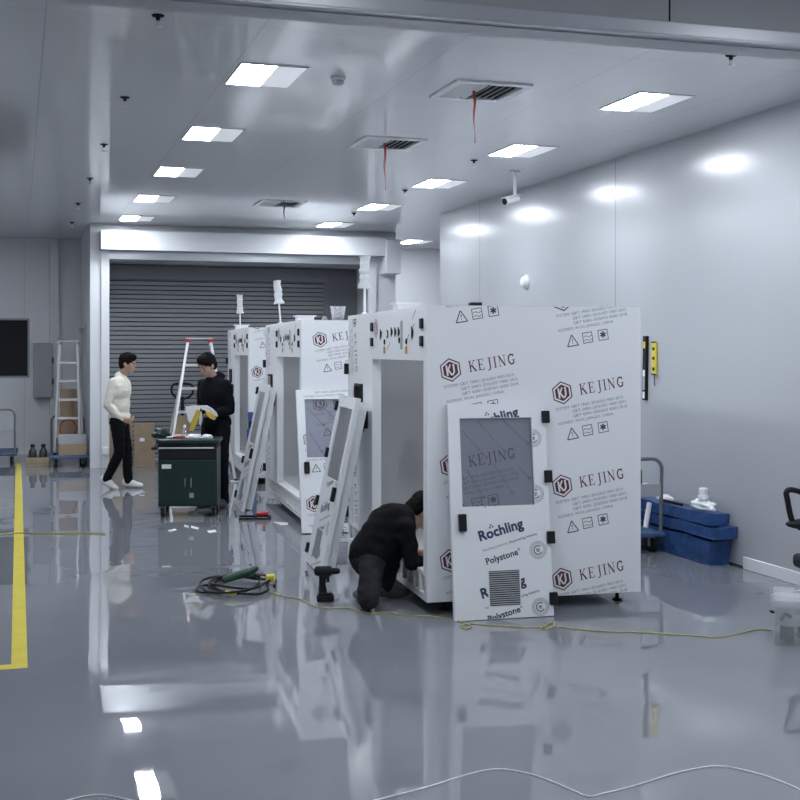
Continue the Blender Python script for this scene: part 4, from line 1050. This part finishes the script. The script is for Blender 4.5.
    pe = V['pelvis']; c.ell(pe+spine*P.get('hem', .03), (.126*f, .160*f, .125), mtx=SR); c.cap(wa-spine*.02, ch-spine*.03, .118*f, .120*f); bk_ = P.get('bulk', .118); c.cap(pe+spine*.02+fw*.01, ch-fw*.01, bk_, bk_*1.06)
    if P.get('hood'): c.ell(V['neck']-fw*.075+spine*.005, (.062, .105, .062), mtx=SR); c.ell(V['neck']+fw*.03-spine*.02, (.07, .085, .045), mtx=SR)
    c.cap(V['neck']-spine*.035, V['neck']-spine*.005, .085, .068)
    for sd in ('l', 'r'):
        S, E, Wr = V['sh_'+sd], V['el_'+sd], V['wr_'+sd]
        c.cap(ch+(V['neck']-ch)*.62, S-spine*.012, .078, .062*f); c.cap(S-spine*.012, E, .061*f, .050*f); c.cap(E, E.lerp(Wr, sleeve), .050*f, .038*f)
    organic('top', c, top_m, t, .010, P.get('smooth', 14), wr)
    g = MB(); g.ell(pe-spine*.02, (.116, .158, .115), mtx=SR)
    for sd in ('l', 'r'):
        Hp, K, A = V['hip_'+sd], V['kn_'+sd], V['an_'+sd]
        g.cap(Hp, K, .094, .068); g.cap(K, A+(A-K)*.03, .068, .054)
    organic('trousers', g, trouser_m, t, .010, 6, wr)
    for sd in ('l', 'r'):
        A = V['an_'+sd]; td = Vector(P['toe'][sd]).normalized(); up = Vector((0, 0, 1)); up = (up-td*up.dot(td)).normalized()
        sdv = up.cross(td); rot = Matrix((td, sdv, up)).transposed()
        q = MB(); q.ell(A+td*.055-up*.045, (.135, .047, .040), mtx=rot); q.ell(A-td*.015-up*.02, (.066, .046, .062), mtx=rot); q.ell(A+td*.04-up*.028, (.075, .042, .045), mtx=rot); q.ell(A+td*.12-up*.05, (.075, .048, .034), mtx=rot)
        o = organic('shoe', q, shoe_m, t, .008, 4)
        for v in o.data.vertices:
            if abs(td.z) < .1: v.co.z = max(v.co.z, A.z-.084)
    return t
# man in the cream sweatshirt, in profile, walking to the right
p = cam2w((119-400)/F*14.9, 14.9)
person('person', 'man in a cream sweatshirt and black trousers walking right in front of the shutter', p, -YAW+R(-4), dict(
    pelvis=(0, 0, .86), neck=(.02, 0, 1.40), head=(.115, 0, 1.55), head_rot=(0, R(4), R(-6)),
    sh_l=(-.01, .165, 1.325), el_l=(-.06, .20, 1.06), wr_l=(.09, .11, .875), sh_r=(-.02, -.165, 1.325), el_r=(-.08, -.205, 1.04), wr_r=(.06, -.11, .865),
    hip_l=(0, .085, .86), kn_l=(.07, .09, .47), an_l=(.09, .085, .085), hip_r=(0, -.085, .86), kn_r=(.04, -.09, .46), an_r=(-.13, -.085, .13),
    toe=dict(l=(1, 0, 0), r=(.88, 0, -.42)), handdir=dict(l=(.75, -.6, -.15), r=(.8, .5, -.2), curl=.55), palm=dict(l=(-.6, -.6, .2), r=(-.5, .7, .2))),
    'cloth_white', 'cloth_black', 'shoe_white', wr=.007, top_fit=1.08)
# man in black behind the cart, head bowed over a folded sheet
p2 = cam2w((216-400)/F*13.15, 13.15)
rz2 = math.atan2(-(CS*.93), -(SN*.93))+R(-32)      # looks towards the camera, turned to his right
person('person', 'man in a black hoodie with bowed head standing behind the green tool cart', p2, rz2, dict(
    pelvis=(-.02, 0, .90), neck=(.05, 0, 1.41), head=(.135, -.01, 1.55), head_rot=(0, R(22), R(-4)),
    sh_l=(.03, .165, 1.345), el_l=(.0, .205, 1.07), wr_l=(.22, .10, 1.02), sh_r=(.03, -.165, 1.345), el_r=(.01, -.20, 1.07), wr_r=(.24, -.10, 1.01), hood=1,
    hip_l=(0, .09, .88), kn_l=(.01, .10, .48), an_l=(-.02, .10, .085), hip_r=(0, -.09, .88), kn_r=(.02, -.10, .48), an_r=(0, -.10, .085),
    toe=dict(l=(.97, .2, 0), r=(.97, -.2, 0)), handdir=dict(l=(.7, -.6, -.1), r=(.75, .5, -.1), curl=.5), palm=dict(l=(0, -.5, .8), r=(0, .5, .8))),
    'cloth_navy', 'cloth_navy', 'shoe_dark', wr=.007, top_fit=1.10)
# kneeling worker, head and arms inside the nearest machine
p3 = m1.mw @ Vector((-.245, .46, 0))
person('person', 'worker in black kneeling and leaning into the front of the nearest cabinet', p3, MYAW+R(8), dict(
    pelvis=(-.045, 0, .325), neck=(.215, .01, .585), head=(.345, .02, .60), head_rot=(0, R(50), R(10)),
    sh_l=(.19, .17, .54), el_l=(.26, .21, .32), wr_l=(.41, .10, .30), sh_r=(.17, -.16, .535), el_r=(.185, -.22, .30), wr_r=(.36, -.14, .27),
    hip_l=(-.05, .09, .29), kn_l=(.22, .13, .37), an_l=(.13, .13, .085), hip_r=(-.055, -.10, .29), kn_r=(-.14, -.27, .085), an_r=(-.06, .04, .085),
    hem=.03, toe=dict(l=(1, 0, 0), r=(.1, 1, 0)), handdir=dict(l=(.8, -.2, -.4), r=(.9, .1, -.35), curl=.7), palm=dict(l=(0, 0, -1), r=(0, .3, -1)), smooth=24, bulk=.158),
    'cloth_black', 'trouser_grey', 'shoe_dark', sleeve=.62, wr=.010, top_fit=1.12)
# folded white and yellow sheet in the hands of the man in black
t = thing('folded_sheet', 'folded white sheet with yellow lining held by the man in black', 'sheet', at(203, 414, 12.86), -YAW)
def fold(name, m_, poly, y0, y1):
    def fn(a_, b_, e): return Vector((a_, e+2.2*a_*a_-.02, b_))
    mb = MB().prism(poly, y0, y1, fn); mb.build(name, m_, t, bevel=.003)
fold('outer_layer', 'whitep', [(-.20, .075), (-.10, .092), (-.01, .092), (-.03, .04), (-.09, -.03), (-.14, -.10), (-.165, -.07), (-.18, .0)], -.02, -.005)
fold('yellow_lining', 'paper_y', [(-.06, .055), (-.015, .03), (-.045, -.06), (-.095, -.175), (-.155, -.175), (-.12, -.08)], -.034, -.021)
fold('outer_layer', 'whitep', [(-.015, .092), (.045, .092), (.10, .06), (.145, .01), (.155, -.03), (.10, .005), (.04, .04), (-.005, .05)], -.05, .01)
fold('yellow_lining', 'paper_y', [(.035, .042), (.085, .025), (.13, -.01), (.15, -.04), (.13, -.065), (.08, -.04), (.045, .0)], -.06, -.051)
fold('hanging_flap', 'whitep', [(-.035, .01), (-.01, .03), (-.005, -.06), (-.02, -.13), (-.04, -.10)], -.012, -.002)

# ------------------------------------------------------------------ WORLD AND OUTPUT LOOK
wd = bpy.data.worlds.new('world'); sc.world = wd; wd.use_nodes = True
wd.node_tree.nodes['Background'].inputs[0].default_value = (.5, .56, .66, 1); wd.node_tree.nodes['Background'].inputs[1].default_value = .05
sc.cycles.max_bounces = 14; sc.cycles.diffuse_bounces = 7; sc.cycles.transparent_max_bounces = 16
sc.view_settings.view_transform = 'Standard'; sc.view_settings.look = 'None'
sc.view_settings.exposure = 0.36; sc.view_settings.gamma = 1.0
sc.view_settings.use_curve_mapping = False
